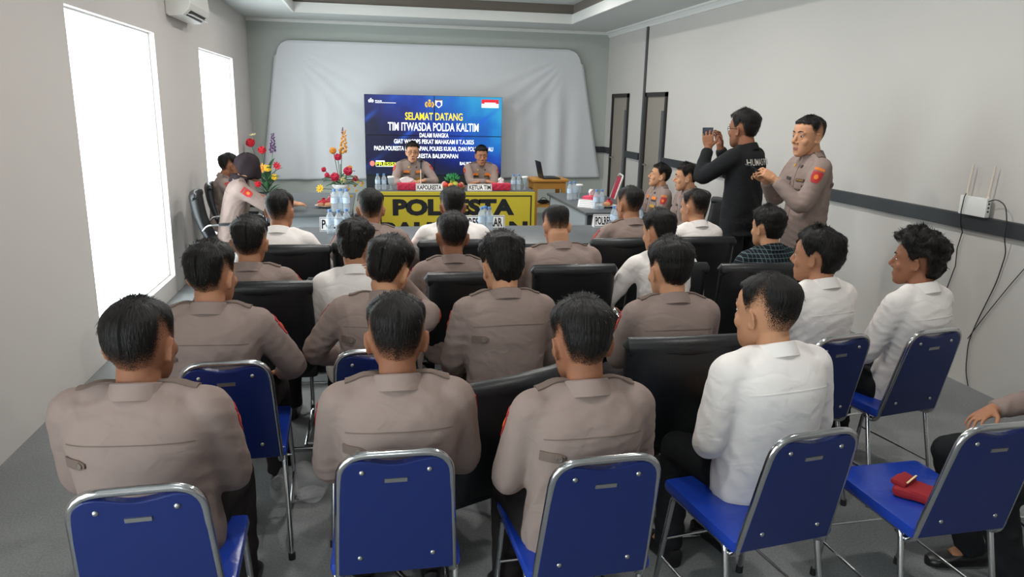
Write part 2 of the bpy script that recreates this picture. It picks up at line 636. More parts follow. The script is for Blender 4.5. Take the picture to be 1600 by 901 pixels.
def hand_geo(g, w, d, n, thumb_side, curl=.35, spread=.10, size=1.0):
    """w wrist, d towards the fingers, n out of the back of the hand, thumb_side +1/-1 along cross(d,n)"""
    d = nrm(d); n = nrm(n - d * (A(n) @ d)); sd = np.cross(d, n) * thumb_side
    S = size
    R = []
    for t, hw, ht in ((-.02, .026, .020), (.01, .029, .018), (.04, .039, .0155), (.07, .042, .0135), (.088, .040, .011)):
        c = w + d * t * S
        R.append(A([c + S * (math.copysign(abs(math.cos(q)) ** .75, math.cos(q)) * hw * sd + math.copysign(abs(math.sin(q)) ** .75, math.sin(q)) * ht * n) for q in np.linspace(0, 2 * math.pi, 14, endpoint=False)]))
    g.rings(R)
    for i, (off, L, r) in enumerate(((.031, .070, .0088), (.0105, .079, .0090), (-.0105, .073, .0086), (-.031, .057, .0078))):
        p = w + S * (d * (.080 - .004 * abs(i - 1)) + sd * off)
        ang = -curl * .5; pts = [p - d * .02 * S, p]; rad = [r * S, r * S]
        sp = (1.5 - i) * spread
        for k, fr in enumerate((.45, .30, .25)):
            ang += curl * (1.0 if k else .9)
            dirv = nrm(d * math.cos(ang) - n * math.sin(ang)) * math.cos(sp) + sd * math.sin(sp) * math.cos(ang)
            p = p + dirv * L * fr * S * 1.05
            pts.append(p); rad.append(r * (1 - .09 * (k + 1)) * S)
        g.tube(pts, rad, 9)
        g.ball(pts[-1], rad[-1], 9, 6)
    p = w + S * (d * .018 + sd * .026)
    d1 = nrm(d * .62 + sd * .70 - n * .35)
    d2 = nrm(d * .85 + sd * .25 - n * (.35 + .3 * curl))
    q1 = p + d1 * .040 * S; q2 = q1 + d2 * .032 * S; q3 = q2 + d2 * .022 * S
    g.tube([p - d1 * .01 * S, p, q1, q2, q3], [.013 * S, .0135 * S, .0105 * S, .0095 * S, .008 * S], 9)
    g.ball(q3, .008 * S, 9, 6)
    return g

def ik(S, W, l1, l2, hint):
    S, W = A(S, float), A(W, float)
    v = W - S; L = np.linalg.norm(v)
    if L > (l1 + l2) * .995:
        W = S + v * (l1 + l2) * .995 / L; v = W - S; L = np.linalg.norm(v)
    a = (l1 * l1 - l2 * l2 + L * L) / (2 * L)
    h = math.sqrt(max(0, l1 * l1 - a * a))
    t = v / L
    hv = A(hint, float); hv = nrm(hv - t * (hv @ t))
    return S + t * a + hv * h, W

class Surf:
    """casts little cloth pieces onto a finished garment"""
    def __init__(s, me):
        v = [tuple(q.co) for q in me.vertices]
        s.t = BVHTree.FromPolygons(v, [tuple(p.vertices) for p in me.polygons])
    def hit(s, o, d):
        r = s.t.ray_cast(Vector(o), Vector(d), 0.6)
        return (A(r[0]), A(r[1])) if r[0] is not None else (None, None)
    def patch(s, g, c, u, v, d, poly=None, w=.05, h=.05, nu=5, nv=5, off=.0025, back=.25, m=0, deep=.185):
        """grid w x h centred at c (axes u, v) thrown along d; poly(a,b) in -1..1 trims it"""
        c, d = A(c, float), nrm(d); u, v = nrm(u), nrm(v)
        idx = {}; top = []; low = []
        for i in range(nu):
            for j in range(nv):
                a, b = -1 + 2 * i / (nu - 1), -1 + 2 * j / (nv - 1)
                if poly:
                    a, b = poly(a, b)
                p = c + u * a * w / 2 + v * b * h / 2
                q, n = s.hit(p - d * back, d)
                if q is None or n @ d > -.05 or (c - q) @ d > deep:
                    continue
                idx[i, j] = len(top); top.append(q + n * off); low.append(q - n * .003)
        k = len(top); f = []; edge = {}
        for i in range(nu - 1):
            for j in range(nv - 1):
                q = [(i, j), (i + 1, j), (i + 1, j + 1), (i, j + 1)]
                if all(x in idx for x in q):
                    q = [idx[x] for x in q]
                    f.append(tuple(q)); f.append(tuple(x + k for x in reversed(q)))
                    for a, b in zip(q, q[1:] + q[:1]):
                        if (b, a) in edge: del edge[b, a]
                        else: edge[a, b] = 1
        f += [(a, a + k, b + k, b) for a, b in edge]
        if f:
            g.add(top + low, f, m)
        return bool(f)
    def text(s, g, body, c, u, v, d, w, h, off=.004, back=.25, m=0):
        t, f = text_geo(body)
        c, d = A(c, float), nrm(d); u, v = nrm(u), nrm(v)
        out = []
        for a, b in t:
            p = c + u * (a - .5) * w + v * (b - .5) * h
            q, n = s.hit(p - d * back, d)
            out.append((q + n * off) if q is not None else p - d * back * .2)
        return g.add(out, f, m)

def creases(co, nr_, amp, seed, zlo, zhi, freq=1.0):
    """soft folds of worn cloth, running mostly sideways, deeper low on the body and on the arms"""
    r = np.random.default_rng(seed)
    wv = np.stack([nz(co, 9, seed + 1), nz(co, 9, seed + 2), nz(co, 9, seed + 3)], 1) * .06
    p = co + wv
    o = np.zeros(len(co))
    for i in range(4):
        k = A([r.normal() * .8, r.normal() * .8, .9]); k = k / np.linalg.norm(k) * r.uniform(38, 82) * freq
        mask = smooth01(.28 + .8 * nz(co, 7, seed + 11 + i))
        s = np.sin(p @ k + r.uniform(0, 6))
        o += mask * (.15 * s + .55 * np.maximum(0, np.abs(s) - .55) / .45 - .2)
    lowk = .45 + .75 * smooth01((zhi - co[:, 2]) / (zhi - zlo))
    return co + nr_ * (o * amp * lowk)[:, None]

PEOPLE = []
def person(label, head, yaw=0., lean=(.06, .12), fwd=.05, side=0., hp=0., hy=0., hr=0., arms='lap', build=1.0, shirt='uniform',
           hair='short', seed=1, skin=0, stand=False, group=None, front=False, fine=False, trousers=None, tall=1.0,
           wl=None, wr=None, hint=None, hands=None, face=False, neck_lean=.15, glasses=False, hat=None, seat=.53, legs=None, hs=1.06):
    """head = world position of the top of the head; yaw turns the whole figure (positive to the left)"""
    B = build
    if not stand and group == GP:
        # pelvis slid forward on the seat, back rounded against the rest
        lean = (lean[0] - .24, lean[1])
        head = (head[0] - math.sin(yaw) * fwd, head[1] + math.cos(yaw) * fwd, head[2] - .010)
    pz = .93 if stand else seat
    dirv = lambda a: A([math.sin(side), math.sin(a) * math.cos(side), math.cos(a) * math.cos(side)])
    a1, a2 = lean
    P0 = A([0, 0, pz])
    P1 = P0 + .19 * dirv(a1); P2 = P1 + .17 * dirv((a1 + a2) / 2); P3 = P2 + .155 * dirv(a2)
    spine = [P0 - .10 * dirv(a1) if not stand else P0 - .12 * dirv(0), P0, P1, P2, P3]
    sl = np.cumsum([0] + [np.linalg.norm(b - a) for a, b in zip(spine, spine[1:])])
    s0 = sl[1]
    def T(s):
        """point and axes on the spine, s metres above the hip"""
        q = np.clip(s + s0, 0, sl[-1])
        p = A([np.interp(q, sl, [x[k] for x in spine]) for k in range(3)])
        i = min(len(sl) - 2, max(0, int(np.searchsorted(sl, q) - 1)))
        d0 = nrm(spine[i + 1] - spine[i])
        j = min(len(sl) - 2, i + 1)
        d1 = nrm(spine[j + 1] - spine[j])
        k = np.clip((q - sl[i]) / (sl[i + 1] - sl[i]), 0, 1)
        d = nrm(d0 * (1 - .5 * k) + d1 * .5 * k)
        r = nrm(np.cross(d, [0, -1, 0])) * -1
        r = nrm(np.cross(A([0, 1., 0]), d))
        f = np.cross(d, r)
        return p + d * max(0, s + s0 - sl[-1]), r, d, f
    pN, rN, dN, fN = T(.50)
    nd = nrm(dN + fN * neck_lean)
    HC = pN + nd * .125 + fN * .018
    # head axes
    Rh = hs * (rotz(hy) @ rotx(hp) @ roty(hr))
    htop = HC + Rh @ A([0, -.012, .118]) + A([0, 0, {'curly': .035, 'full': .026, 'neat': .02, 'long': .024}.get(hair, .014)])
    # shoulders
    pS, rS, dS, fS = T(.44)
    SH = {s: pS + s * rS * .165 * B + fS * .010 for s in (-1, 1)}
    # arms: wrist targets in figure space
    tz = pz
    pose = {
        'lap': ((.10, .27, tz + .12), (.10, .27, tz + .12), (.55, -.5, -.6)),
        'phone': ((.05, .30, tz + .20), (.06, .30, tz + .20), (.6, -.4, -.6)),
        'wide': ((.20, .30, tz + .10), (.20, .30, tz + .10), (.8, -.3, -.5)),
        'table': ((.14, .42, .80), (.14, .42, .80), (.7, -.2, -.6)),
        'fold': ((-.05, .33, .80), (-.02, .30, .83), (.9, .1, -.5)),
        'chin': ((.16, .27, tz + .14), (.05, .22, tz + .55), (.6, .2, -.8)),
        'down': ((.20, .08, tz - .12), (.20, .08, tz - .12), (.5, -.6, 0)),
    }.get(arms)
    WR = {-1: A(wl, float) if wl is not None else A(pose[0]) * A([-1, 1, 1]), 1: A(wr, float) if wr is not None else A(pose[1])}
    hn = A(hint if hint is not None else (pose[2] if pose else (.6, -.4, -.6)), float)
    EL = {}
    for s in (-1, 1):
        EL[s], WR[s] = ik(SH[s], WR[s], .285, .255, hn * A([s, 1, 1]))
    # ---- legs
    HIP = {s: P0 + A([s * .09, .02, -.015]) for s in (-1, 1)}
    if stand:
        KN = {s: A([s * .11, .02, .50]) for s in (-1, 1)}; AN = {s: A([s * .12, -.02, .09]) for s in (-1, 1)}
    else:
        lx, ly, ax, ay = legs or (.13, .43, .13, .42)
        KN = {s: A([s * lx, ly, .525]) for s in (-1, 1)}; AN = {s: A([s * ax, ay, .09]) for s in (-1, 1)}
    # ---- body: one continuous skin surface
    g = Geo()
    Mh = np.eye(4); Mh[:3, :3] = Rh; Mh[:3, 3] = HC
    g.geo(HEAD, Mh)
    nb = pN - dN * .07
    g.tube([nb, pN + nd * .02, HC + Rh @ A([0, -.025, -.05]), HC + Rh @ A([0, -.022, -.01])], [.060 * B ** .5, .056 * B ** .5, .055 * B ** .5, .052], 18)
    g.tube([P0, P1, P2, nb + dN * .02], .055, 12)
    g.tube([SH[-1], pS, SH[1]], .028, 10)
    g.tube([HIP[-1] , P0, HIP[1]], .04, 10)
    for s in (-1, 1):
        g.tube(fillet([SH[s], EL[s], WR[s]], .05, 4), [.03] * 3 + [.028] * 3, 10)
        g.tube(fillet([HIP[s], KN[s], AN[s], AN[s] + A([0, .08, -.05])], .05, 4), .03, 10)
        fd = nrm(WR[s] - EL[s])
        if hands and s in hands:
            hd, hnn, cu = hands[s]
        else:
            hd = nrm(fd + A([-s * .35, .25, -.15])); hnn = A([s * .35, -.1, 1.0]); cu = .38
        hand_geo(g, WR[s], A(hd, float), A(hnn, float), -1 if np.cross(nrm(hd), nrm(hnn)) @ A([s, 0, 0]) > 0 else 1, cu, .13 if fine else .1)
        g.tube([EL[s] + fd * .15, WR[s], WR[s] + nrm(hd) * .03], [.028, .026, .026], 12)
    me, co = remesh(g, .0038 if fine or face else .0052, 3)
    # lips
    hl = (co - HC) @ Rh / hs ** 2
    fc = np.zeros(len(me.polygons), np.int32)
    ctr = np.empty(len(me.polygons) * 3); me.polygons.foreach_get('center', ctr)
    cl = (ctr.reshape(-1, 3) - HC) @ Rh / hs ** 2
    fc[(np.abs(cl[:, 0]) < .022) & (np.abs(cl[:, 2] + .067) < .0085) & (cl[:, 1] > .088)] = 1
    set_co(me, co)
    me.materials.append(SKINS[skin]); me.materials.append(LIP)
    me.polygons.foreach_set('material_index', fc)
    smooth_all(me)
    sc_ = 1.0
    body = link('person', me)
    # scale so that the crown reaches the height seen, then move under it
    k = head[2] / htop[2]
    Rz = rotz(yaw)
    off = Rz @ (htop * k)
    body.scale = (k, k, k)
    body.rotation_euler = (0, 0, yaw)
    body.location = (head[0] - off[0], head[1] - off[1], 0)
    tag(body, label, 'person', group)
    # ---- trousers
    g = Geo()
    if stand:
        g.rings([A([P0 + A([math.cos(q) * x, math.sin(q) * y, z]) for q in np.linspace(0, 2 * math.pi, 20, endpoint=False)]) for z, x, y in ((-.10, .15 * B, .11), (-.02, .172 * B, .125), (.06, .165 * B, .115), (.12, .155 * B, .105))])
        for s in (-1, 1):
            g.tube([HIP[s] + A([0, 0, .02]), (HIP[s] + KN[s]) / 2, KN[s], (KN[s] + AN[s]) / 2, AN[s] + A([0, 0, -.03])], [.092, .088, .070, .064, .062], 16)
    else:
        g.ball(P0 + A([0, .02, -.012]), (.155 * B, .105, .088), 18, 10)
        for s in (-1, 1):
            g.tube(fillet([HIP[s] + A([0, .0, 0]), KN[s], AN[s] + A([0, 0, -.03])], .07, 6), [.088] + [.074] * 3 + [.068] * 3 + [.058], 16)
            g.ball(KN[s] + A([0, .0, -.01]), .067, 14, 9)
    tm, tco = remesh(g, .012, 3)
    tm.update()
    tco = creases(tco, normals(tm), .006, seed + 40, .05, .6, .8)
    set_co(tm, tco); smooth_all(tm)
    tm.materials.append(trousers or (TROUSER if shirt == 'uniform' else BLACKCLOTH))
    link('trousers', tm, body)
    for s in (-1, 1):
        g = Geo(); f_ = AN[s]
        R = []
        for y, hw, h in ((-.075, .018, .045), (-.065, .032, .075), (-.02, .037, .085), (.05, .042, .066), (.11, .047, .052), (.155, .043, .045), (.18, .026, .035), (.187, .008, .022)):
            R.append(A([[f_[0] + hw * math.cos(q) * (1 if math.sin(q) > -.3 else 1.05), f_[1] + y, max(0.0, h * (.5 + .5 * math.copysign(abs(math.sin(q)) ** .6, math.sin(q))))] for q in np.linspace(0, 2 * math.pi, 16, endpoint=False)]))
        g.rings(R)
        obj('shoe', g, SHOE, body)
    # ---- shirt
    SM = {'uniform': TAUPE, 'white': WHITE, 'black': BLACKCLOTH, 'plaid': PLAID}[shirt]
    g = Geo()
    b_ = B
    prof = ((-.09, .160, .125, .100), (-.02, .174, .135, .104), (.06, .170, .135, .104), (.14, .165, .125, .104), (.22, .166, .118, .106), (.30, .172, .118, .110),
            (.36, .180, .112, .110), (.41, .180, .100, .104), (.45, .166, .080, .090), (.478, .128, .066, .074), (.50, .092, .060, .064), (.522, .062, .055, .057))
    if stand:
        prof = ((-.16, .178, .135, .125),) + prof
    R = []
    for s, w_, df, db in prof:
        p, r, d, f = T(s)
        w_ *= b_ if s < .48 else b_ ** .5
        df *= b_; db *= b_
        ring = []
        for q in np.linspace(0, 2 * math.pi, 28, endpoint=False):
            c, n = math.cos(q), math.sin(q)
            cx = math.copysign(abs(c) ** .85, c) * w_
            cy = math.copysign(abs(n) ** .85, n) * (df if n > 0 else db)
            ring.append(p + r * cx + f * cy)
        R.append(A(ring))
    g.rings(R)
    for s in (-1, 1):
        cuff = WR[s] - nrm(WR[s] - EL[s]) * .012
        up_ = fillet([SH[s] - s * rS * .03, SH[s] + s * rS * .012 * 0, SH[s] * .5 + EL[s] * .5, EL[s], EL[s] * .45 + cuff * .55, cuff], .045, 4)
        n = len(up_)
        rad = np.interp(np.linspace(0, 1, n), [0, .2, .45, .62, .85, 1], [.066, .066, .060, .055, .048, .043]) * (b_ ** .6)
        g.tube(up_, list(rad), 18)
        g.ball(SH[s] - dS * .012, .063 * b_ ** .5, 16, 10)
        g.tube([pN - dN * .012 + s * rN * .045, pN * .45 + SH[s] * .55 + dN * .028, SH[s] + dS * .022], [.038, .038, .034], 12)
    sm_, sco = remesh(g, .0078 if head[1] < 3.4 else .0095, 16 if head[1] < 3.4 else 12)
    sm_.update()
    sco = creases(sco, normals(sm_), 0.0055 if shirt != 'black' else .0045, seed, pz, pz + .45, 1.0 if shirt != 'black' else .6)
    set_co(sm_, sco); smooth_all(sm_)
    sm_.materials.append(SM)
    so = link('jacket' if shirt == 'black' else 'shirt', sm_, body)
    S = Surf(sm_)
    # collar: stand and fold
    g = Geo()
    cb = pN - dN * .005; cr = .064 * B ** .5
    ring = lambda r_, h, opn: A([cb + nd * (h - .016 * (1 + math.sin(q)) * .5 * opn) + r_ * (math.cos(q) * rN + math.sin(q) * (fN - nd * .12) * (1.0)) for q in np.linspace(math.pi / 2 + .25, math.pi * 2.5 - .25, 30)])
    rings_ = [ring(cr + .002, -.02, 1), ring(cr - .001, .030, 1), ring(cr + .001, .037, 1), ring(cr + .007, .034, 1), ring(cr + .016, .006, 1.2), ring(cr + .021, -.012, 1.6), ring(cr + .013, -.014, 1.6), ring(cr + .006, .0, 1.2)]
    v = np.stack(rings_, 1); nn, kk = v.shape[:2]
    f = [(i * kk + j, i * kk + (j + 1) % kk, (i + 1) * kk + (j + 1) % kk, (i + 1) * kk + j) for i in range(nn - 1) for j in range(kk)]
    f += [tuple(range(kk)), tuple((nn - 1) * kk + j for j in range(kk))]
    g.add(v.reshape(-1, 3), f)
    obj('collar', g, SM, so)
    # back yoke seam
    p, r, d, f_ = T(.375)
    g = Geo()
    if S.patch(g, p, r, d, f_, lambda a, b: (a, b + 4 * a * a * -.8), w=.30 * B, h=.0032, nu=28, nv=2, off=.0016, back=.4):
        obj('yoke_seam', g, TAUPE2 if shirt == 'uniform' else SM, so)
    if shirt == 'uniform':
        for s in (-1, 1):
            g = Geo()
            c = pN * .42 + SH[s] * .58 + dN * .02
            ax = nrm(SH[s] + dS * .02 - (pN + dN * .0))
            S.patch(g, c, ax * 1.0, fN, -dN, lambda a, b: (a, b * (.8 + .2 * a * s * s)), w=.115, h=.045, nu=9, nv=5, off=.0065, back=.2)
            if g.v:
                obj('epaulette', g, TAUPE2, so)
            # sleeve patch on the outer upper arm
            ad = nrm(EL[s] - SH[s]); out = nrm(s * rS - ad * (s * rS @ ad)); out = nrm(out + .75 * (fS - ad * (fS @ ad)))
            pc = SH[s] + ad * .085
            g = Geo()
            S.patch(g, pc, np.cross(ad, out), ad, -out, lambda a, b: (a * (1 if b < .2 else 1 - .5 * (b - .2)), b), w=.062, h=.075, nu=6, nv=7, off=.003, back=.2)
            if g.v:
                po = obj('sleeve_patch', g, RED, so)
                g2 = Geo()
                S.patch(g2, pc, np.cross(ad, out), ad, -out, lambda a, b: (a * math.sqrt(max(0, 1 - b * b)), b), w=.026, h=.034, nu=5, nv=6, off=.0048, back=.2)
                if g2.v: obj('badge', g2, ORANGE, po)
                g3 = Geo()
                S.patch(g3, SH[s] + ad * .032, np.cross(ad, out), ad, -out, w=.06, h=.016, nu=6, nv=3, off=.0036, back=.2)
                if g3.v: obj('shoulder_tape', g3, ORANGE if face else RED, so)
        # sleeve strap with button on the left of the back
        p, r, d, f_ = T(.325)
        g = Geo(); c = p - r * .125 * B
        S.patch(g, c, r, d, f_, lambda a, b: (a, b * (1 if a < .55 else 1 - .55 * (a - .55) / .45)), w=.064, h=.030, nu=8, nv=4, off=.006, back=.4)
        if g.v:
            st = obj('back_strap', g, TAUPE2, so)
            q, n = S.hit(c + r * .016 - f_ * .4, f_)
            if q is not None:
                g = Geo(); u_ = nrm(np.cross(n, [0, 0, 1.])); v_ = np.cross(n, u_)
                g.rings([A([q + n * h + rr_ * (math.cos(t) * u_ + math.sin(t) * v_) for t in np.linspace(0, 6.283, 14, endpoint=False)]) for h, rr_ in ((.003, .0105), (.0095, .0105), (.0100, .0075), (.0088, .006))])
                obj('button', g, mat('taupe_button', '6f635b', .4), st)
    if True:
        if shirt == 'uniform' and (face or front):
            for s in (-1, 1):
                p, r, d, f_ = T(.27)
                g = Geo(); S.patch(g, p + s * r * .085, r, d, -f_, w=.10, h=.11, nu=7, nv=7, off=.003, back=.18)
                if g.v: obj('pocket', g, TAUPE2, so)
                g = Geo(); S.patch(g, p + s * r * .085 + d * .05, r, d, -f_, lambda a, b: (a, b - .25 * (1 - abs(a)) * (b < 0)), w=.104, h=.035, nu=7, nv=4, off=.0065, back=.18)
                if g.v: obj('pocket_flap', g, TAUPE, so)
                p, r, d, f_ = T(.355)
                g = Geo(); S.patch(g, p + s * r * .082, r, d, -f_, w=.085, h=.019, nu=6, nv=3, off=.004, back=.18)
                if g.v:
                    nt_ = obj('name_tape', g, mat('dark_name_tape', '3a3230', .8), so)
                    if s < 0 and fine:
                        g = Geo(); S.text(g, 'POLRI', p + s * r * .082, -r, d, -f_, .06, .012, .0055, .18); obj('lettering', g, GOLD, nt_)
                g = Geo(); S.patch(g, p + s * r * .05 + d * .085, r, d, -f_, lambda a, b: (a * math.sqrt(max(0, 1 - b * b)), b), w=.022, h=.022, nu=5, nv=6, off=.005, back=.18)
                if g.v: obj('collar_badge', g, GOLD if s > 0 else BLACKP, so)
            if front == 'full':
                for s, c_, dz in ((1, ORANGE, .032), (-1, ORANGE, .032), (-1, GOLD, -.06)):
                    p, r, d, f_ = T(.355 + dz)
                    g = Geo(); S.patch(g, p + s * r * .082, r, d, -f_, w=.075, h=.03, nu=6, nv=3, off=.0085, back=.18)
                    if g.v: obj('service_ribbon', g, c_, so)
        p, r, d, f_ = T(.25)
        g = Geo(); S.patch(g, p, r, d, -f_, w=.03, h=.40, nu=3, nv=22, off=.003, back=.18)
        if g.v: obj('button_placket', g, SM, so)
    # ---- hair or hijab, eyes, brows
    def attach(name, me_, p, R_):
        o = link(name, me_, body)
        m4 = Matrix.Identity(4)
        for i in range(3):
            for j in range(3): m4[i][j] = R_[i][j]
            m4[i][3] = p[i]
        o.matrix_local = m4
        return o
    if hat == 'hijab':
        g = Geo()
        th = np.linspace(0, 2 * math.pi, 40, endpoint=False)
        for z in np.concatenate([np.linspace(-.075, .1, 16), np.linspace(.105, .1179, 4)]):
            pass
        th2 = np.linspace(math.radians(42), math.radians(318), 44)
        R = []
        for z in (.1179, .112, .10, .08, .05, .02, -.02, -.06, -.09):
            x, y = head_surf(th2, z)
            e = .020 + .006 * np.sin(th2 * 5 + z * 40)
            n = np.stack([x, y + .012, np.full_like(x, (z - .01) * .8)], 1); n /= np.linalg.norm(n, axis=1)[:, None]
            R.append((HC + (np.stack([x, y, np.full_like(x, z)], 1) + n * e[:, None]) @ Rh.T))
        for dz, rx, ry in ((.06, .085, .092), (.025, .080, .095), (-.01, .074, .100), (-.04, .066, .104)):
            R.append(A([pN + dN * dz + rN * math.sin(q) * (rx + .006 * math.sin(7 * q)) + fN * (.0 + math.cos(q) * (ry + .006 * math.sin(7 * q))) for q in th2 * .93 + .22]))
        g.rings(R[::-1], cap=False)
        kk = len(th2)
        g.f = [q for q in g.f if not ({q[0] % kk, q[1] % kk} == {0, kk - 1})]
        g.m = [0] * len(g.f)
        ho = obj('hijab', g, HIJAB, body)
        md = ho.modifiers.new('thickness', 'SOLIDIFY'); md.thickness = .004
        md = ho.modifiers.new('soften', 'SUBSURF'); md.levels = md.render_levels = 1
    else:
        attach('hair', hair_mesh(hair, seed % 4), HC, Rh)
    if True:
        for s in (-1, 1):
            attach('eye', EYE, HC + Rh @ A([s * .031, .0765, .0058]), Rh @ rotz(-s * .18))
            attach('eyebrow', BROWS[s], HC, Rh)
    if glasses:
        g = Geo()
        for s in (-1, 1):
            rim = [A([s * .033 + .023 * math.cos(q), .098 - .012 * (abs(s * .033 + .023 * math.cos(q)) / .05) ** 2, .004 + .017 * math.sin(q)]) for q in np.linspace(0, 6.283, 18, endpoint=False)]
            g.tube(rim, .0015, 6, close=True)
            g.tube([(s * .056, .085, .008), (s * .078, .03, .010), (s * .080, -.02, .006), (s * .078, -.04, -.006)], .0015, 6)
        g.tube([(-.010, .099, .008), (.010, .099, .008)], .0015, 6)
        attach('eyeglasses', mesh('eyeglasses', g, mat('dark_metal_rim', '2a2a2c', .3, .8)), HC, Rh)
    info = dict(body=body, S=S, so=so, T=T, k=k, HC=HC, WR=WR, EL=EL, SH=SH, R=Rz, SM=SM)
    PEOPLE.append(info)
    return info

def world_of(pi, p):
    """figure-space point to the world"""
    return pi['R'] @ (A(p, float) * pi['k']) + A(pi['body'].location)
# ------------------------------------------------------------------ the room
XL, XR, YB, ZC, YR = -1.845, 3.953, 12.52, 3.018, -1.6
WALL_L = mat('white_wall_paint', 'c9c3bf', 0.85, noise=0.02, nscale=2)
WALL_R = mat('pale_grey_wall_paint', 'bfbbb6', 0.8, noise=0.03, nscale=1.2)
WALL_B = mat('sage_grey_wall_paint', 'aeb3ae', 0.85, noise=0.03, nscale=2)
CEIL = mat('white_ceiling_paint', 'c6c9c6', 0.85)
LIPW = mat('white_gloss_trim', 'dcdcd8', 0.5)
COVE = mat('dark_taupe_cove_paint', '6f675f', 0.8)
CARPET = mat('grey_carpet', '868888', 0.95, noise=0.45, nscale=120, bump=0.5, bscale=500, spec=0.1)
DARKWOOD = mat('dark_rail_paint', '2c2f32', 0.5)
FRAMEB = mat('dark_brown_door_frame', '231d1c', 0.5)
DOORM = mat('grey_beige_door_leaf', '8c857b', 0.6, noise=0.03, nscale=6)
DGLASS = mat('dark_door_glass', '3c4346', 0.12)

g = Geo(); g.bb((XL - .10, YR - .2, -.12), (XR + .2, YB + .2, 0)); struct(obj('floor', g, CARPET))
WIN = [(5.27, 7.27, .17, 2.34), (9.02, 11.12, .17, 2.34), (1.2 - 2.3, 1.2, .17, 2.34)]  # last window is unseen, added behind the camera to light the backs
FILL_WIN = (-.3, .3, 1.5, 2.4)  # unseen opening in the rear wall, added and sized for fill light
def walls():
    t = .10
    g = Geo(); ys = [YR - .2]
    for y0, y1, z0, z1 in sorted(WIN):
        g.bb((XL - t, ys[-1], -.1), (XL, y0, ZC + .1))
        g.bb((XL - t, y0, -.1), (XL, y1, z0)); g.bb((XL - t, y0, z1), (XL, y1, ZC + .1))
        ys.append(y1)
    g.bb((XL - t, ys[-1], -.1), (XL, YB + .2, ZC + .1))
    struct(obj('wall_left', g, WALL_L, smooth=False))
    g = Geo(); D = [(9.78, 10.60, 2.02), (11.34, 12.16, 2.02)]
    ys = YR - .2
    for y0, y1, z1 in D:
        g.bb((XR, ys, -.1), (XR + .16, y0, ZC + .1)); g.bb((XR, y0, z1), (XR + .16, y1, ZC + .1)); ys = y1
    g.bb((XR, ys, -.1), (XR + .16, YB + .2, ZC + .1))
    struct(obj('wall_right', g, WALL_R, smooth=False))
    g = Geo(); g.bb((XL - .1, YB, -.1), (XR + .1, YB + .16, ZC + .1)); struct(obj('wall_back', g, WALL_B))
    g = Geo(); x0, x1, z0, z1 = FILL_WIN
    g.bb((XL - .1, YR - .16, -.1), (x0, YR, ZC + .1)); g.bb((x1, YR - .16, -.1), (XR + .1, YR, ZC + .1)); g.bb((x0, YR - .16, -.1), (x1, YR, z0)); g.bb((x0, YR - .16, z1), (x1, YR, ZC + .1))
    struct(obj('wall_rear', g, WALL_R, smooth=False))
    # doors in the right wall
    for i, (y0, y1, z1) in enumerate(D):
        r = struct(empty('door_%d' % (i + 1), (XR, (y0 + y1) / 2, 0)))
        c = (y1 - y0) / 2
        g = Geo()
        g.bb((-.025, -c - .0, 0), (.14, -c + .06, z1)); g.bb((-.025, c - .06, 0), (.14, c, z1)); g.bb((-.025, -c, z1 - .06), (.14, c, z1))
        obj('door_frame', g, FRAMEB, r, smooth=False)
        g = Geo(); g.bb((.0, -c + .06, .01), (.04, c - .06, z1 - .06)); obj('door_leaf', g, DOORM, r, smooth=False)
        g = Geo(); g.bb((-.006, -c + .085, .35), (.002, -c + .20, z1 - .25)); obj('glass_strip', g, DGLASS, r, smooth=False)
        g = Geo(); g.tube(fillet([(.05, c - .13, 1.0), (-.0, c - .13, 1.0), (-.0, c - .26, 1.0)], .02), .009, 10); g.lathe([(.026, 0), (.026, .01)], n=16)
        obj('door_handle', Geo().tube(fillet([(.01, c - .13, 1.0), (-.05, c - .13, 1.0), (-.05, c - .26, 1.0)], .02), .009, 10), STEEL, r)
walls()
GLASS = glass_mat('window_glass', 'f4f8f8', alpha=0.06)
for i, (y0, y1, z0, z1) in enumerate(WIN):
    r = struct(empty('window_%d' % (i + 1), (XL - .07, (y0 + y1) / 2, z0)))
    h, c = z1 - z0, (y1 - y0) / 2
    g = Geo(); b = .014
    g.bb((-.03, -c, 0), (.02, -c + b, h)); g.bb((-.03, c - b, 0), (.02, c, h)); g.bb((-.03, -c + b, 0), (.02, c - b, b)); g.bb((-.03, -c + b, h - b), (.02, c - b, h))
    obj('window_frame', g, WHITEP, r, smooth=False)
    g = Geo(); g.bb((-.009, -c + b, b), (-.003, c - b, h - b)); obj('pane', g, GLASS, r, smooth=False)
    # sky light enters here
    ld = bpy.data.lights.new('sky_portal', 'AREA'); ld.shape = 'RECTANGLE'; ld.size = h; ld.size_y = 2 * c
    ld.cycles.is_portal = True
    lo = bpy.data.objects.new('sky_portal', ld); COL.objects.link(lo)
    lo.location = (XL - .17, (y0 + y1) / 2, z0 + h / 2); lo.rotation_euler = (0, -math.pi / 2, 0)
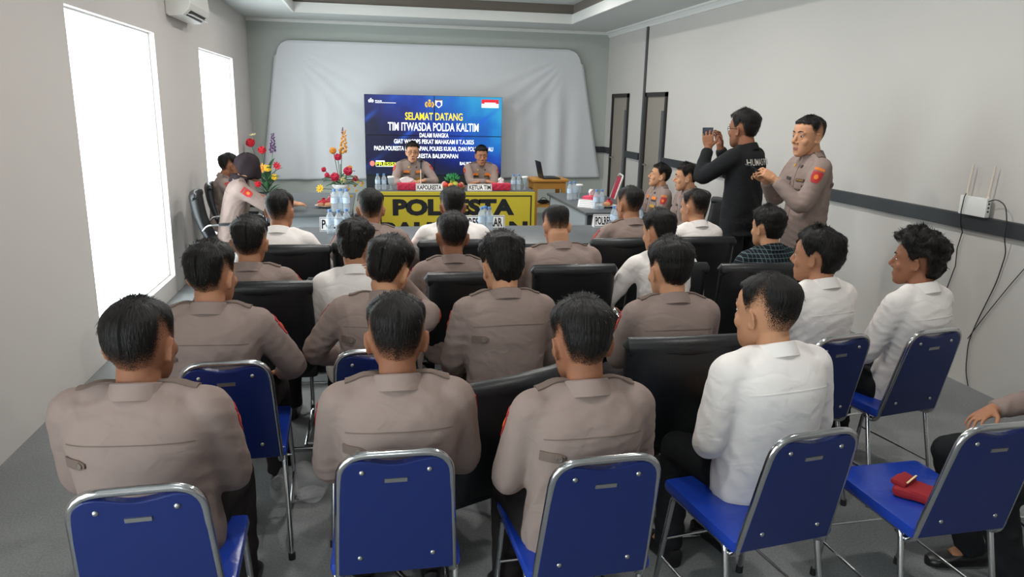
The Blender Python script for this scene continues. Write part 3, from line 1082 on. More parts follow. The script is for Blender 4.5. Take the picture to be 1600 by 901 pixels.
def added_rear_window():  # added window behind the camera, only lets in fill light
    x0, x1, z0, z1 = FILL_WIN
    r = struct(empty('window_4', ((x0 + x1) / 2, YR - .10, z0))); c, h, b = (x1 - x0) / 2, z1 - z0, .045
    g = Geo(); g.bb((-c, -.02, 0), (-c + b, .03, h)); g.bb((c - b, -.02, 0), (c, .03, h)); g.bb((-c, -.02, 0), (c, .03, b)); g.bb((-c, -.02, h - b), (c, .03, h)); g.bb((-.02, -.02, 0), (.02, .03, h))
    obj('window_frame', g, WHITEP, r, smooth=False)
    g = Geo(); g.bb((-c + b, .003, b), (c - b, .009, h - b)); obj('pane', g, GLASS, r, smooth=False)
    ld = bpy.data.lights.new('sky_portal', 'AREA'); ld.shape = 'RECTANGLE'; ld.size = 2 * c; ld.size_y = h; ld.cycles.is_portal = True
    lo = bpy.data.objects.new('sky_portal', ld); COL.objects.link(lo)
    lo.location = ((x0 + x1) / 2, YR - .17, z0 + h / 2); lo.rotation_euler = (math.pi / 2, 0, 0)
added_rear_window()
# ceiling with a stepped recess
RX0, RX1, RY0, RY1 = -1.06, 3.03, .4, 11.43
g = Geo(); t = .1
g.bb((XL - .1, YR - .1, ZC), (RX0, YB + .1, ZC + t)); g.bb((RX1, YR - .1, ZC), (XR + .1, YB + .1, ZC + t))
g.bb((RX0, YR - .1, ZC), (RX1, RY0, ZC + t)); g.bb((RX0, RY1, ZC), (RX1, YB + .1, ZC + t))
g.bb((RX0 - .3, RY0 - .3, ZC + .26), (RX1 + .3, RY1 + .3, ZC + .36))
struct(obj('ceiling', g, CEIL, smooth=False))
g = Geo()
def ringbox(g, x0, x1, y0, y1, z0, z1, t):
    g.bb((x0, y0, z0), (x0 + t, y1, z1)); g.bb((x1 - t, y0, z0), (x1, y1, z1))
    g.bb((x0 + t, y0, z0), (x1 - t, y0 + t, z1)); g.bb((x0 + t, y1 - t, z0), (x1 - t, y1, z1))
ringbox(g, RX0 - .002, RX1 + .002, RY0 - .002, RY1 + .002, ZC - .012, ZC + .125, .03)
struct(obj('trim_1', g, LIPW, smooth=False))
g = Geo(); ringbox(g, RX0 - .05, RX1 + .05, RY0 - .05, RY1 + .05, ZC + .101, ZC + .262, .06)
struct(obj('trim_2', g, COVE, smooth=False))
# crown moulding on right and back walls
prof = [(0, 0), (0, -.085), (.014, -.085), (.022, -.06), (.05, -.03), (.07, -.022), (.07, 0)]
g = Geo(); g.prism(prof, (XR, YR, ZC), (-1, 0, 0), (0, 0, 1), (0, YB - YR, 0)); struct(obj('trim_3', g, LIPW, smooth=False))
g = Geo(); g.prism([(a * .5, b * .5) for a, b in prof], (XL, YB, ZC), (0, -1, 0), (0, 0, 1), (XR - XL, 0, 0)); struct(obj('trim_4', g, LIPW, smooth=False))
# dado rail (a ledge) along the right wall, interrupted by the doors, and the end piece on the back wall
g = Geo()
for y0, y1 in ((YR, 9.78), (10.74, 11.34), (12.16, YB)):
    g.bb((XR - .035, y0, 1.045), (XR, y1, 1.145), bev=.004)
struct(obj('trim_5', g, DARKWOOD, smooth=False))
g = Geo(); g.bb((XR - .25, YB - .03, 1.045), (XR, YB, 1.145)); struct(obj('trim_6', g, DARKWOOD, smooth=False))
g = Geo(); g.bb((XR - .022, 10.655, 0), (XR, 10.715, ZC - .08)); struct(obj('trim_7', g, mat('dark_grey_cover_strip', '4c4d4d', .6), smooth=False))
# ---- recessed ceiling lights; all but the first are unseen, added for brightness
def ceil_light(x, y, label):
    r = tag(empty('ceiling_light', (x, y, ZC + .26)), label, 'light', 'recessed ceiling lights')
    g = Geo(); g.lathe([(.062, -.001), (.085, -.001), (.085, -.010), (.078, -.014), (.062, -.010)], n=28, cap=False); obj('trim_ring', g, WHITEP, r)
    g = Geo(); g.lathe([(.062, -.003), (.062, -.006)], n=28); obj('diffuser', g, mat('lit_diffuser', 'fffdf6', .5, emit=8.0), r)
    ld = bpy.data.lights.new('downlight', 'AREA'); ld.shape = 'DISK'; ld.size = .125; ld.energy = CEIL_LAMP * (.62 if y < 2 else 1.0); ld.color = (1, .97, .93)
    lo = bpy.data.objects.new('downlight', ld); COL.objects.link(lo); lo.parent = r; lo.location = (0, 0, -.02)
for x, y, l in [(2.05, 9.6, 'round recessed ceiling light above the head table at the top edge'), (-.05, 9.6, 'added unseen ceiling light above the window side of the head table'),
                (2.05, 7.0, 'added unseen ceiling light above the door side table'), (-.05, 7.0, 'added unseen ceiling light above the window side table'),
                (2.05, 4.4, 'added unseen ceiling light above the last audience row, right'), (-.05, 4.4, 'added unseen ceiling light above the last audience row, left'),
                (2.05, 1.7, 'added unseen ceiling light above the nearest audience row, right'), (-.05, 1.7, 'added unseen ceiling light above the nearest audience row, left')]:
    ceil_light(x, y, l)

# ---- white backdrop sheet stretched on the back wall
def backdrop():
    r = tag(empty('backdrop', (1.0, YB, 0)), 'white fabric backdrop sheet stretched across the back wall behind the screen', 'backdrop')
    nx, nz_ = 110, 64
    top = [A([-1.42, 2.70]), A([3.46, 2.71])]; bot = [A([-1.72, .56]), A([3.88, .62])]
    V_ = []
    for j in range(nz_):
        b = j / (nz_ - 1)
        for i in range(nx):
            a = i / (nx - 1)
            p = (top[0] * (1 - a) + top[1] * a) * b + (bot[0] * (1 - a) + bot[1] * a) * (1 - b)
            # rounded upper corners
            for s, cx in ((-1, -1.42), (1, 3.46)):
                dx = (p[0] - cx) * s + .22; dz = p[1] - 2.48
                if dx > 0 and dz > 0 and math.hypot(dx, dz) > .22:
                    q = .22 / math.hypot(dx, dz); p = A([cx + s * (dx * q - .22), 2.48 + dz * q])
            V_.append((p[0], 0., p[1]))
    v = A(V_)
    y = np.zeros(len(v))
    for cx, s in ((-1.3, 1), (3.35, -1)):     # tension folds from the upper corners
        dx, dz = (v[:, 0] - cx) * s, 2.66 - v[:, 2]
        an = np.arctan2(dz, np.maximum(dx, 1e-3)); rd = np.hypot(dx, dz)
        y += .020 * np.sin(an * 30) * np.exp(-((an - .72) / .42) ** 2) * smooth01(rd / .5) * np.exp(-rd / 1.5)
        y += .028 * np.sin(dx * 17 + .5) * np.exp(-((dx - .30) / .35) ** 2) * smooth01((dz - .3) / .8)
    y += .006 * np.sin(v[:, 0] * 3 + v[:, 2] * 2)
    v[:, 1] = -.06 + y
    g = Geo()
    f = [(j * nx + i, j * nx + i + 1, (j + 1) * nx + i + 1, (j + 1) * nx + i) for j in range(nz_ - 1) for i in range(nx - 1)]
    g.add(v - A([1.0, 0, 0]), f)
    m = mat('white_sheet_cloth', 'd2d4d8', .55, spec=.35)
    o = link('sheet', mesh('sheet', g, m, smooth='all', fix=False), r)
    md = o.modifiers.new('thickness', 'SOLIDIFY'); md.thickness = .006
    # hem tubes
    g = Geo(); idx = [(nz_ - 1) * nx + i for i in range(nx)]
    g.tube((v[idx] - A([1.0, 0, 0])), .008, 8); obj('hem', g, m, r)
backdrop()

# ---- video wall of four panels
def video_wall():
    X0, X1, Z0, Z1, Y = -.10, 2.08, .68, 1.925, 12.1
    r = tag(empty('video_wall', ((X0 + X1) / 2, Y, 0)), 'large blue video wall showing a welcome slide behind the head table', 'screen')
    cx = (X0 + X1) / 2; W_, H_ = X1 - X0, Z1 - Z0
    m = bpy.data.materials.new('blue_slide'); m.use_nodes = True
    nt = m.node_tree; b = nt.nodes['Principled BSDF']
    b.inputs['Base Color'].default_value = (0.01, 0.01, 0.02, 1); b.inputs['Roughness'].default_value = .25
    tc = nt.nodes.new('ShaderNodeTexCoord'); sp = nt.nodes.new('ShaderNodeSeparateXYZ'); nt.links.new(tc.outputs['Object'], sp.inputs[0])
    def math_(op, a, b_=None, clamp=False):
        n = nt.nodes.new('ShaderNodeMath'); n.operation = op; n.use_clamp = clamp
        for k, x in enumerate((a, b_)):
            if x is None: continue
            if isinstance(x, (int, float)): n.inputs[k].default_value = x
            else: nt.links.new(x, n.inputs[k])
        return n.outputs[0]
    gx = math_('ADD', math_('MULTIPLY', sp.outputs['X'], .42), math_('MULTIPLY', math_('SUBTRACT', sp.outputs['Z'], 1.3), .55))
    ns = nt.nodes.new('ShaderNodeTexNoise'); ns.inputs['Scale'].default_value = 2.2; ns.inputs['Detail'].default_value = 5
    nt.links.new(tc.outputs['Object'], ns.inputs['Vector'])
    gx = math_('ADD', math_('ADD', gx, math_('MULTIPLY', math_('SUBTRACT', ns.outputs['Fac'], .5), .55)), .36)
    cr = nt.nodes.new('ShaderNodeValToRGB'); e = cr.color_ramp.elements
    e[0].position = 0.05; e[0].color = lin('10143a'); e[1].position = 1.0; e[1].color = lin('35b8f0')
    for p_, c_ in ((.3, '17277c'), (.55, '1a4cc0'), (.8, '1f86e0')):
        q = e.new(p_); q.color = lin(c_)
    nt.links.new(gx, cr.inputs[0])
    # slanting light streaks
    dg_ = math_('SUBTRACT', sp.outputs['Z'], math_('MULTIPLY', sp.outputs['X'], .8))
    wv = math_('POWER', math_('MULTIPLY', math_('ADD', math_('SINE', math_('MULTIPLY', dg_, 8.5)), 1.0), .5), 26.0)
    n3 = nt.nodes.new('ShaderNodeTexNoise'); n3.inputs['Scale'].default_value = 1.6; nt.links.new(tc.outputs['Object'], n3.inputs['Vector'])
    wv = math_('MULTIPLY', wv, math_('MULTIPLY', math_('SUBTRACT', n3.outputs['Fac'], .42), 2.6, True), True)
    mx = nt.nodes.new('ShaderNodeMix'); mx.data_type = 'RGBA'; mx.inputs['B'].default_value = lin('2a6cf0')
    nt.links.new(wv, mx.inputs['Factor']); nt.links.new(cr.outputs[0], mx.inputs['A'])
    # dark towards the foot of the slide
    ft = math_('MULTIPLY', math_('SUBTRACT', sp.outputs['Z'], .70), 5.0, True)
    mx2 = nt.nodes.new('ShaderNodeMix'); mx2.data_type = 'RGBA'; mx2.inputs['A'].default_value = lin('1c2742')
    nt.links.new(ft, mx2.inputs['Factor']); nt.links.new(mx.outputs['Result'], mx2.inputs['B'])
    nt.links.new(mx2.outputs['Result'], b.inputs['Emission Color']); b.inputs['Emission Strength'].default_value = 1.2
    for i in range(2):
        for j in range(2):
            g = Geo()
            x0 = -W_ / 2 + i * W_ / 2 + .002; z0 = Z0 + j * H_ / 2 + .002
            g.bb((x0, 0, z0), (x0 + W_ / 2 - .004, .09, z0 + H_ / 2 - .004))
            p = obj('display_panel', g, BLACKP, r, smooth=False)
            g = Geo(); g.bb((x0 + .004, -.003, z0 + .004), (x0 + W_ / 2 - .008, .001, z0 + H_ / 2 - .008)); obj('screen_image', g, m, p, smooth=False)
    g = Geo()
    for x in (-.95, -.05, .85):
        g.bb((x, .02, 0), (x + .10, .08, Z0))
    g.bb((-W_ / 2 + .02, .10, .5), (W_ / 2 - .02, .14, 1.8)); g.bb((-W_ / 2, -.25, 0), (W_ / 2, .12, .04)); g.bb((-W_ / 2 + .005, .012, .04), (W_ / 2 - .005, .05, Z0))
    obj('floor_stand', g, mat('dark_steel_stand', '23282e', .5, .3), r, smooth=False)
    WT = mat('lit_white_lettering', 'f2f6fa', .6, emit=1.4); YT = mat('lit_yellow_lettering', 'f2d21a', .6, emit=1.4)
    L = [('SELAMAT DATANG', .53, 1.44, 1.545, 1.66, YT), ('TIM ITWASDA POLDA KALTIM', .26, 1.70, 1.375, 1.505, WT), ('DALAM RANGKA', .755, 1.215, 1.275, 1.345, WT),
         ('GIAT WASOPS PEKAT MAHAKAM II T.A.2025', .35, 1.625, 1.175, 1.245, WT), ('PADA POLRESTA BALIKPAPAN, POLRES KUKAR, DAN POLRES BERAU', .04, 1.94, 1.055, 1.135, WT),
         ('POLRESTA BALIKPAPAN', .60, 1.37, .95, 1.02, WT), ('BALIKPAPAN', 1.40, 1.74, .845, .895, WT), ('POLRI', .07, .17, 1.812, 1.835, WT)]
    for s, a, b_, z0, z1, m_ in L:
        g = Geo(); text_on(g, s, (a - cx, -.0045, z0), (b_ - a, 0, 0), (0, 0, z1 - z0), bold=.014)
        obj('lettering', g, m_, r, smooth=False)
    YK = mat('lit_gold_emblem', 'd7a52c', .6, emit=1.2); WK = WT; BK = mat('lit_blue_emblem', '2a3f9a', .6, emit=1.2); RK = mat('lit_red_flag', 'c81e2c', .6, emit=1.2)
    def disc(g, x, z, rx, rz, y=-.005, n=20):
        g.rings([A([[x - cx + rx * math.cos(q), yy, z + rz * math.sin(q)] for q in np.linspace(0, 6.283, n, endpoint=False)]) for yy in (y, y - .001)])
    def emblem(x, z, s, m_, dark):
        g = Geo()
        for q in (-1, 1):
            g.tube([(x - cx + q * s * (.45 + .55 * math.sin(t)), -.005, z + s * .62 * -math.cos(t)) for t in np.linspace(.25, 2.9, 14)], s * .17, 6, flat=.2, up=(0, 1, 0))
        disc(g, x, z, s * .52, s * .58)
        g.prism([(math.cos(t) * s * (.22 if k % 2 else .42) , math.sin(t) * s * (.22 if k % 2 else .42)) for k, t in enumerate(np.linspace(math.pi / 2, math.pi * 2.5, 10, endpoint=False))], (x - cx, -.006, z + s * .95), (1, 0, 0), (0, 0, 1), (0, -.001, 0))
        e_ = obj('emblem', g, m_, r)
        g = Geo()
        for k in (-.26, 0, .26):
            g.bb((x - cx + s * (k - .06), -.0075, z - s * .4), (x - cx + s * (k + .06), -.0065, z + s * .35))
        obj('emblem_stripe', g, dark, e_, smooth=False)
    emblem(.915, 1.785, .062, YK, mat('lit_dark_gold', '6a4a10', .6, emit=.6))
    emblem(.005, 1.822, .034, WK, mat('lit_slate', '2a3568', .6, emit=.6))
    g = Geo(); sh = [(-.055, .055), (.055, .055), (.055, -.02), (0, -.065), (-.055, -.02)]
    g.prism(sh, (1.06 - cx, -.004, 1.80), (1, 0, 0), (0, 0, 1), (0, -.001, 0)); e_ = obj('emblem', g, WK, r, smooth=False)
    g = Geo(); disc(g, 1.06, 1.795, .036, .04, -.0055); obj('emblem_disc', g, BK, e_)
    g = Geo(); g.bb((1.01 - cx, -.0065, 1.848), (1.11 - cx, -.0055, 1.866)); obj('emblem_scroll', g, mat('lit_dark_gold', '6a4a10', .6, emit=.6), e_, smooth=False)
    g = Geo(); g.bb((1.745 - cx, -.0055, 1.755), (2.02 - cx, -.0045, 1.815)); e_ = obj('flag_badge', g, WK, r, smooth=False)
    g = Geo(); g.bb((1.745 - cx, -.0058, 1.815), (2.02 - cx, -.0045, 1.882)); obj('flag_field', g, RK, e_, smooth=False)
    g = Geo(); g.bb((1.79 - cx, -.0068, 1.822), (1.975 - cx, -.0060, 1.834)); obj('flag_line', g, WK, e_, smooth=False)
    g = Geo(); g.bb((.07 - cx, -.0055, 1.795), (.39 - cx, -.0045, 1.802)); obj('emblem_line', g, WK, r, smooth=False)
    # logo at the lower left of the slide
    g = Geo(); disc(g, .005, .86, .038, .042); e_ = obj('logo', g, mat('lit_coral_logo', 'e07060', .6, emit=1.2), r)
    g = Geo(); text_on(g, 'PRESISI', (.055 - cx, -.0065, .826), (.31, 0, 0), (0, 0, .055), bold=.012); obj('lettering', g, mat('lit_lime_lettering', 'd8e020', .6, emit=1.4), e_, smooth=False)
    g = Geo(); g.bb((.06 - cx, -.0055, .888), (.20 - cx, -.0045, .906)); g.bb((.06 - cx, -.0055, .812), (.37 - cx, -.0045, .82)); obj('logo_line', g, WK, e_, smooth=False)
video_wall()

# ---- air conditioner high on the left wall
def air_con():
    r = tag(empty('air_conditioner', (XL, 8.15, 2.53)), 'white wall mounted air conditioner between the two windows, louvre open', 'air conditioner')
    L = .86
    pr = [(0, .02), (0, .30), (.17, .30), (.215, .26), (.225, .12), (.21, .07), (.15, .015), (.03, 0)]
    g = Geo(); g.prism(pr, (0, -L / 2, 0), (1, 0, 0), (0, 0, 1), (0, L, 0))
    b = obj('casing', g, mat('ivory_plastic', 'd8d5cf', .45), r, smooth=False)
    md = b.modifiers.new('Bevel', 'BEVEL'); md.width = .008; md.segments = 2
    d = nrm(A([.15, 0, .015]) - A([.21, 0, .07]))
    n_ = A([.68, 0, -.73])
    g = Geo(); g.prism([(0.008, -L / 2 + .1), (.074, -L / 2 + .1), (.074, L / 2 - .1), (.008, L / 2 - .1)], A([.21, 0, .07]) + n_ * -.004, d, (0, 1, 0), n_ * .006)
    obj('air_outlet', g, mat('dark_outlet', '24211f', .6), r, smooth=False)
    g = Geo(); g.box((.195, 0, .028), (.05, L - .2, .006), rot=roty(.25)); obj('louvre', g, WHITEP, r, smooth=False)
    g = Geo()
    for k in range(9):
        g.box(A([.185, -L / 2 + .16 + k * .068, .042]) , (.045, .003, .02), rot=roty(.75))
    obj('vane', g, mat('grey_plastic', '77746f', .5), r, smooth=False)['kind'] = 'stuff'
air_con()

# ---- router on the ledge with its cables
def router():
    r = tag(empty('wifi_router', (XR - .03, 4.25, 1.145)), 'white wireless router with two upright antennas on the dark wall ledge', 'router')
    g = Geo(); g.box((-.012, 0, .062), (.034, .23, .124), bev=.006); obj('casing', g, WHITEP, r)
    for y in (.085, -.095):
        g = Geo(); g.tube([(-.005, y, .10), (-.005, y, .16), (-.004, y - .012, .33)], [.0075, .0075, .005], 10); g.ball((-.005, y, .13), .010, 10, 6)
        obj('antenna', g, mat('cream_plastic', 'ddd2c4', .45), r)
    g = Geo()
    for k in range(3): g.box((-.012, -.1155, .04 + k * .025), (.012, .002, .012))
    obj('port', g, BLACKP, r, smooth=False)
    cm = mat('black_cable', '1b1b1d', .5)
    g = Geo(); g.tube([(XR - .066, 4.31, 1.285), (XR - .072, 4.315, 1.26), (XR - .07, 4.325, 1.16), (XR - .05, 4.335, 1.08), (XR - .02, 4.34, 1.02), (XR - .012, 4.37, .9), (XR - .012, 4.36, .78), (XR - .012, 4.40, .62), (XR - .01, 4.38, .45), (XR - .01, 4.36, .2), (XR - .015, 4.34, .01)], .0035, 6)
    tag(obj('cable', g, cm), 'thin black cable hanging straight down from the front of the router', 'cable')
    g = Geo(); g.tube(fillet([(XR - .05, 4.135, 1.25), (XR - .05, 4.08, 1.275), (XR - .05, 4.00, 1.25), (XR - .05, 3.965, 1.15), (XR - .05, 3.965, 1.04), (XR - .015, 3.965, .95), (XR - .012, 4.0, .75), (XR - .012, 4.10, .45), (XR - .012, 4.14, .3), (XR - .012, 4.12, .1), (XR - .02, 4.07, .01)], .06), .0035, 6)
    tag(obj('cable', g, cm), 'black cable looping out from the right side of the router to the floor', 'cable')
    g = Geo(); g.tube(fillet([(XR - .045, 3.70, 1.03), (XR - .012, 3.75, .98), (XR - .012, 3.9, .75), (XR - .012, 4.05, .5), (XR - .012, 4.15, .32)], .06), .003, 6)
    tag(obj('cable', g, cm), 'black cable slanting in from the right edge under the dark ledge', 'cable')
router()
# ------------------------------------------------------------------ chairs
def blue_chair():
    r = empty('blue_chair')
    g = Geo(); g.box((0, .015, .452), (.385, .43, .045), bev=.018); obj('seat', g, BLUESEAT, r)
    # back panel: outline between the tubes, top edge dips in the middle
    zs, ze = .435, .842
    yb = lambda z: -.195 - (z - .43) * .225
    hw = lambda z: .168 - (z - .43) * .034
    out = []
    for z in np.linspace(zs, ze - .06, 8): out.append((-hw(z), z))
    for q in np.linspace(math.pi, math.pi / 2, 6)[1:]: out.append((-hw(ze) + .055 + .055 * math.cos(q), ze - .055 + .055 * math.sin(q)))
    for a in np.linspace(-.09, .09, 9): out.append((a, ze - .016 * math.cos(a / .09 * math.pi / 2) ** 1.5))
    out += [(-a, b) for a, b in reversed(out[:13])]
    V_ = A([(a, yb(b) - .009, b) for a, b in out]); n = len(V_)
    g = Geo(); f = [tuple(range(n)), tuple(range(2 * n - 1, n - 1, -1))] + [(j, n + j, n + (j + 1) % n, (j + 1) % n) for j in range(n)]
    g.add(np.vstack([V_, V_ + A([0, .022, .005])]), f)
    b = obj('backrest', g, BLUEV, r, smooth=False)
    md = b.modifiers.new('Bevel', 'BEVEL'); md.width = .004; md.segments = 2; md.limit_method = 'ANGLE'
    for x, z in ((-.092, .805), (.092, .805), (-.105, .50), (.105, .50)):
        g = Geo(); g.ball((x, yb(z) - .010, z), (.0075, .0045, .0075), 12, 6); obj('rivet', g, STEEL, b)
    g = Geo(); g.box((0, yb(.775) - .0105, .775), (.062, .004, .013), rot=rotx(.22)); lp = obj('label_plate', g, STEEL, b, smooth=False)
    tube = fillet([(-.155, -.10, .405), (-.170, -.185, .405), (-.150 + .0, yb(.852), .858), (.150, yb(.852), .858), (.170, -.185, .405), (.155, -.10, .405)], .075, 7)
    g = Geo(); g.tube(tube, .0115, 12); obj('back_frame', g, CHROME, r)
    for s in (-1, 1):
        g = Geo(); g.tube(fillet([(s * .178, -.14, .432), (s * .178, .175, .432)], .03), .0105, 12); obj('seat_rail', g, CHROME, r)
        for y0, y1 in ((-.13, -.235), (.165, .245)):
            g = Geo(); g.tube(fillet([(s * .178, y0 * .75, .432), (s * .178, y0 * 1.08, .430), (s * .192, y1, .012)], .03), .0105, 12)
            l = obj('leg', g, CHROME, r)
            g = Geo(); g.tube([(s * .192, y1 + (.002 if y0 < 0 else -.002), .028), (s * .1925, y1, .0)], .0135, 12); obj('foot_cap', g, RUBBER, l)
        g = Geo(); g.tube([(s * .187, -.195, .16), (s * .187, .215, .16)], .0055, 8); obj('stretcher', g, CHROME, r)
    g = Geo(); g.tube([(-.183, .195, .25), (.183, .195, .25)], .0055, 8); obj('crossbar', g, CHROME, r)
    return r

def black_chair(arms=True):
    r = empty('black_chair')
    g = Geo(); g.box((0, .03, .445), (.47, .48, .09), bev=.03); obj('seat', g, LEATHER, r)
    W_ = .235
    yc = lambda z: -.20 - (z - .44) * .26 - .03 * math.sin((z - .44) / .5 * math.pi)
    R = []
    for z in np.linspace(.44, .905, 15):
        t = .030 + .006 * math.sin(z * 9)
        R.append(A([(math.copysign(abs(math.cos(q)) ** .35, math.cos(q)) * W_, yc(z) + math.copysign(abs(math.sin(q)) ** .6, math.sin(q)) * t + .035 * (math.cos(q) ** 2), z) for q in np.linspace(0, 2 * math.pi, 28, endpoint=False)]))
    g = Geo(); g.rings(R); b = obj('backrest', g, LEATHER, r)
    g = Geo(); zt = .905
    g.tube([(-W_ - .004, yc(zt) + .03, zt - .012), (-W_ * .96, yc(zt) + .028, zt - .003), (-W_ * .6, yc(zt) + .005, zt), (0, yc(zt) - .006, zt + .002), (W_ * .6, yc(zt) + .005, zt), (W_ * .96, yc(zt) + .028, zt - .003), (W_ + .004, yc(zt) + .03, zt - .012)], [.020, .034, .037, .037, .037, .034, .020], 16, flat=1.15)
    obj('head_roll', g, LEATHER, b)
    if arms:
        for s in (-1, 1):
            p = fillet([(s * .245, yc(.6) + .02, .60), (s * .275, -.20, .655), (s * .285, .22, .645), (s * .285, .25, .015), (s * .285, -.24, .015)], .09, 7)
            g = Geo(); g.tube(p, .0125, 12, flat=.8); fr = obj('side_frame', g, CHROME, r)
            g = Geo(); g.box((s * .285, .03, .664), (.045, .27, .022), bev=.009); obj('arm_pad', g, LEATHER, r)
            g = Geo(); g.box((s * .262, -.12, .42), (.05, .035, .05), bev=.006); obj('bracket', g, STEEL, fr)
        g = Geo(); g.tube([(-.285, -.22, .016), (.285, -.22, .016)], .0115, 10); obj('base_bar', g, CHROME, r)
        g = Geo(); g.tube([(-.262, -.12, .40), (.262, -.12, .40)], .010, 10); obj('seat_bar', g, CHROME, r)
    return r

BC, KC = blue_chair(), black_chair()
_used = {'b': False, 'k': False}
def put_chair(kind, x, y, deg, label, group, scale=1.0, tilt=0.0):
    """x, y of the middle of the top edge of the back"""
    src = BC if kind == 'b' else KC
    o = copy_tree(src) if _used[kind] else src
    _used[kind] = True
    a = math.radians(deg)
    yt = (-.290 if kind == 'b' else -.325) * scale
    o.rotation_euler = (tilt, 0, a); o.scale = (scale,) * 3
    o.location = (x + math.sin(a) * yt, y - math.cos(a) * yt, 0)
    tag(o, label, 'chair', group)
    return o
GB, GK = 'blue padded chrome chairs of the audience', 'black leather chairs of the audience'
for x, y, d, l in [
    (-.585, 1.765, 3, 'blue chair of the man nearest the left wall in the front-most camera row'),
    (.045, 1.875, 0, 'blue chair with four rivets under the second man of the nearest row'),
    (.612, 1.76, 3, 'blue chair of the third man of the nearest row, tilted slightly right'),
    (1.285, 1.83, 8, 'blue chair behind the big white-shirted man of the nearest row'),
    (1.90, 1.80, 2, 'blue chair at lower right with a red cap on its seat'),
    (-.54, 2.675, 3, 'bright blue chair by the window behind the second-row uniformed man'),
    (.0, 2.75, 0, 'blue chair mostly hidden behind the head of a front man, second row'),
    (1.96, 2.70, 12, 'blue chair of the slick-haired white-shirted man on the right'),
    (2.445, 2.74, 10, 'blue chair of the curly-haired man beside the right wall')]:
    put_chair('b', x, y, d, l, GB)
o = put_chair('b', 2.93, 2.10, 80, 'blue chair at the right picture edge facing left, mostly out of view', GB)
for x, y, d, l, s in [
    (.475, 2.33, 25, 'black leather chair turned askew between the two nearest rows', .95),
    (1.17, 2.53, 0, 'black leather chair behind the uniformed man left of the big white shirt', 1),
    (-.53, 3.60, 0, 'black leather chair by the window with chrome arm, third row', 1),
    (-.09, 3.66, 0, 'black leather chair of the white-shirted man left of centre, third row', 1),
    (.50, 3.72, 0, 'black leather chair behind the man at the middle of the third row', 1),
    (1.09, 3.86, 0, 'black leather chair behind the stout uniformed man with lowered head', 1),
    (1.64, 3.86, 0, 'black leather chair behind the white-shirted man right of centre, third row', 1),
    (2.17, 3.80, -4, 'black leather chair behind the plaid-shirted man', 1),
    (-.50, 4.56, 0, 'black leather chair behind the white-shirted man at the table, far left', 1),
    (-.02, 4.62, 0, 'black leather chair of the lilac-grey uniformed man at the table', 1),
    (.52, 4.68, 0, 'black leather chair of the white-shirted man at the table centre', 1),
    (1.66, 4.66, 0, 'black leather chair of the uniformed man with red sleeve tape at the table', 1),
    (2.22, 4.68, 0, 'black leather chair of the crop-haired white-shirted man at the table', 1),
    (-1.66, 7.45, -84, 'black leather chair with chrome arm loop under the hijab-wearing officer', 1),
    (-1.68, 8.22, -84, 'black leather chair of the man beside the far window', 1),
    (3.42, 6.80, 88, 'black leather chair of the nearer officer by the right wall', 1),
    (3.55, 7.62, 88, 'black leather chair of the reclining officer by the right wall', 1),
    (.56, 10.50, 180, 'black leather chair of the officer with the microphone', 1),
    (1.50, 10.45, 180, 'black leather chair of the officer with folded arms at the head table', 1)]:
    put_chair('k', x, y, d, l, GK, s)

def red_chair():
    r = tag(empty('red_chair', (2.93, 9.6, 0), math.radians(80)), 'red padded chair with white frame standing empty beside the doors', 'chair')
    RV = mat('red_vinyl', 'a3122c', .45)
    g = Geo(); g.box((0, 0, .45), (.40, .42, .05), bev=.018); obj('seat', g, RV, r)
    g = Geo(); g.box((0, -.27, .69), (.33, .026, .44), rot=rotx(.28), bev=.011); obj('backrest', g, RV, r)
    WF = mat('white_enamel_frame', 'd9d5d2', .3)
    g = Geo(); g.tube(fillet([(-.17, -.10, .41), (-.18, -.18, .41), (-.18, -.345, .93), (.18, -.345, .93), (.18, -.18, .41), (.17, -.10, .41)], .07, 7), .0125, 10); obj('back_frame', g, WF, r)
    for s in (-1, 1):
        for y0, y1 in ((-.15, -.24), (.16, .24)):
            g = Geo(); g.tube([(s * .18, y0, .43), (s * .195, y1, .0)], .011, 10); obj('leg', g, WF, r)
        g = Geo(); g.tube([(s * .18, -.16, .43), (s * .18, .17, .43)], .011, 10); obj('seat_rail', g, WF, r)
red_chair()

# ------------------------------------------------------------------ tables
TTOP = mat('dark_grey_laminate', '4c5053', .4, noise=.04, nscale=12)
TLEG = mat('grey_table_panel', '8d9296', .6)
def table(name, label, x0, x1, y0, y1, panel, grp=None):
    cx, cy = (x0 + x1) / 2, (y0 + y1) / 2
    r = tag(empty(name, (cx, cy, 0)), label, 'table', grp)
    a, b = (x1 - x0) / 2, (y1 - y0) / 2
    g = Geo(); g.box((0, 0, .735), (2 * a, 2 * b, .03), bev=.004); obj('tabletop', g, TTOP, r)
    for sx in (-1, 1):
        for sy in (-1, 1):
            g = Geo(); g.box((sx * (a - .05), sy * (b - .05), .36), (.04, .04, .72), bev=.003); obj('leg', g, mat('dark_steel_leg', '33363a', .45, .3), r, smooth=False)
    for px0, px1, py0, py1, z0 in panel:
        g = Geo(); g.bb((px0 - cx, py0 - cy, z0), (px1 - cx, py1 - cy, .72)); obj('modesty_panel', g, TLEG, r, smooth=False)
    return r
GT = 'grey meeting tables of the U shape'
table('meeting_table', 'long dark grey table in front of the last audience row, nearest table', -.62, 2.62, 5.55, 6.45, [(-.55, 2.55, 6.36, 6.38, .25)], GT)
table('meeting_table', 'grey side table on the window side with the flower vase', -.96, -.20, 7.22, 9.0, [(-.90, -.26, 7.30, 7.32, .30), (-.28, -.26, 7.32, 8.94, .3)], GT)
table('meeting_table', 'grey side table on the door side with pink tissue box', 2.13, 2.80, 7.25, 9.0, [(2.16, 2.18, 7.3, 8.94, .3), (2.16, 2.76, 7.34, 7.36, .1)], GT)
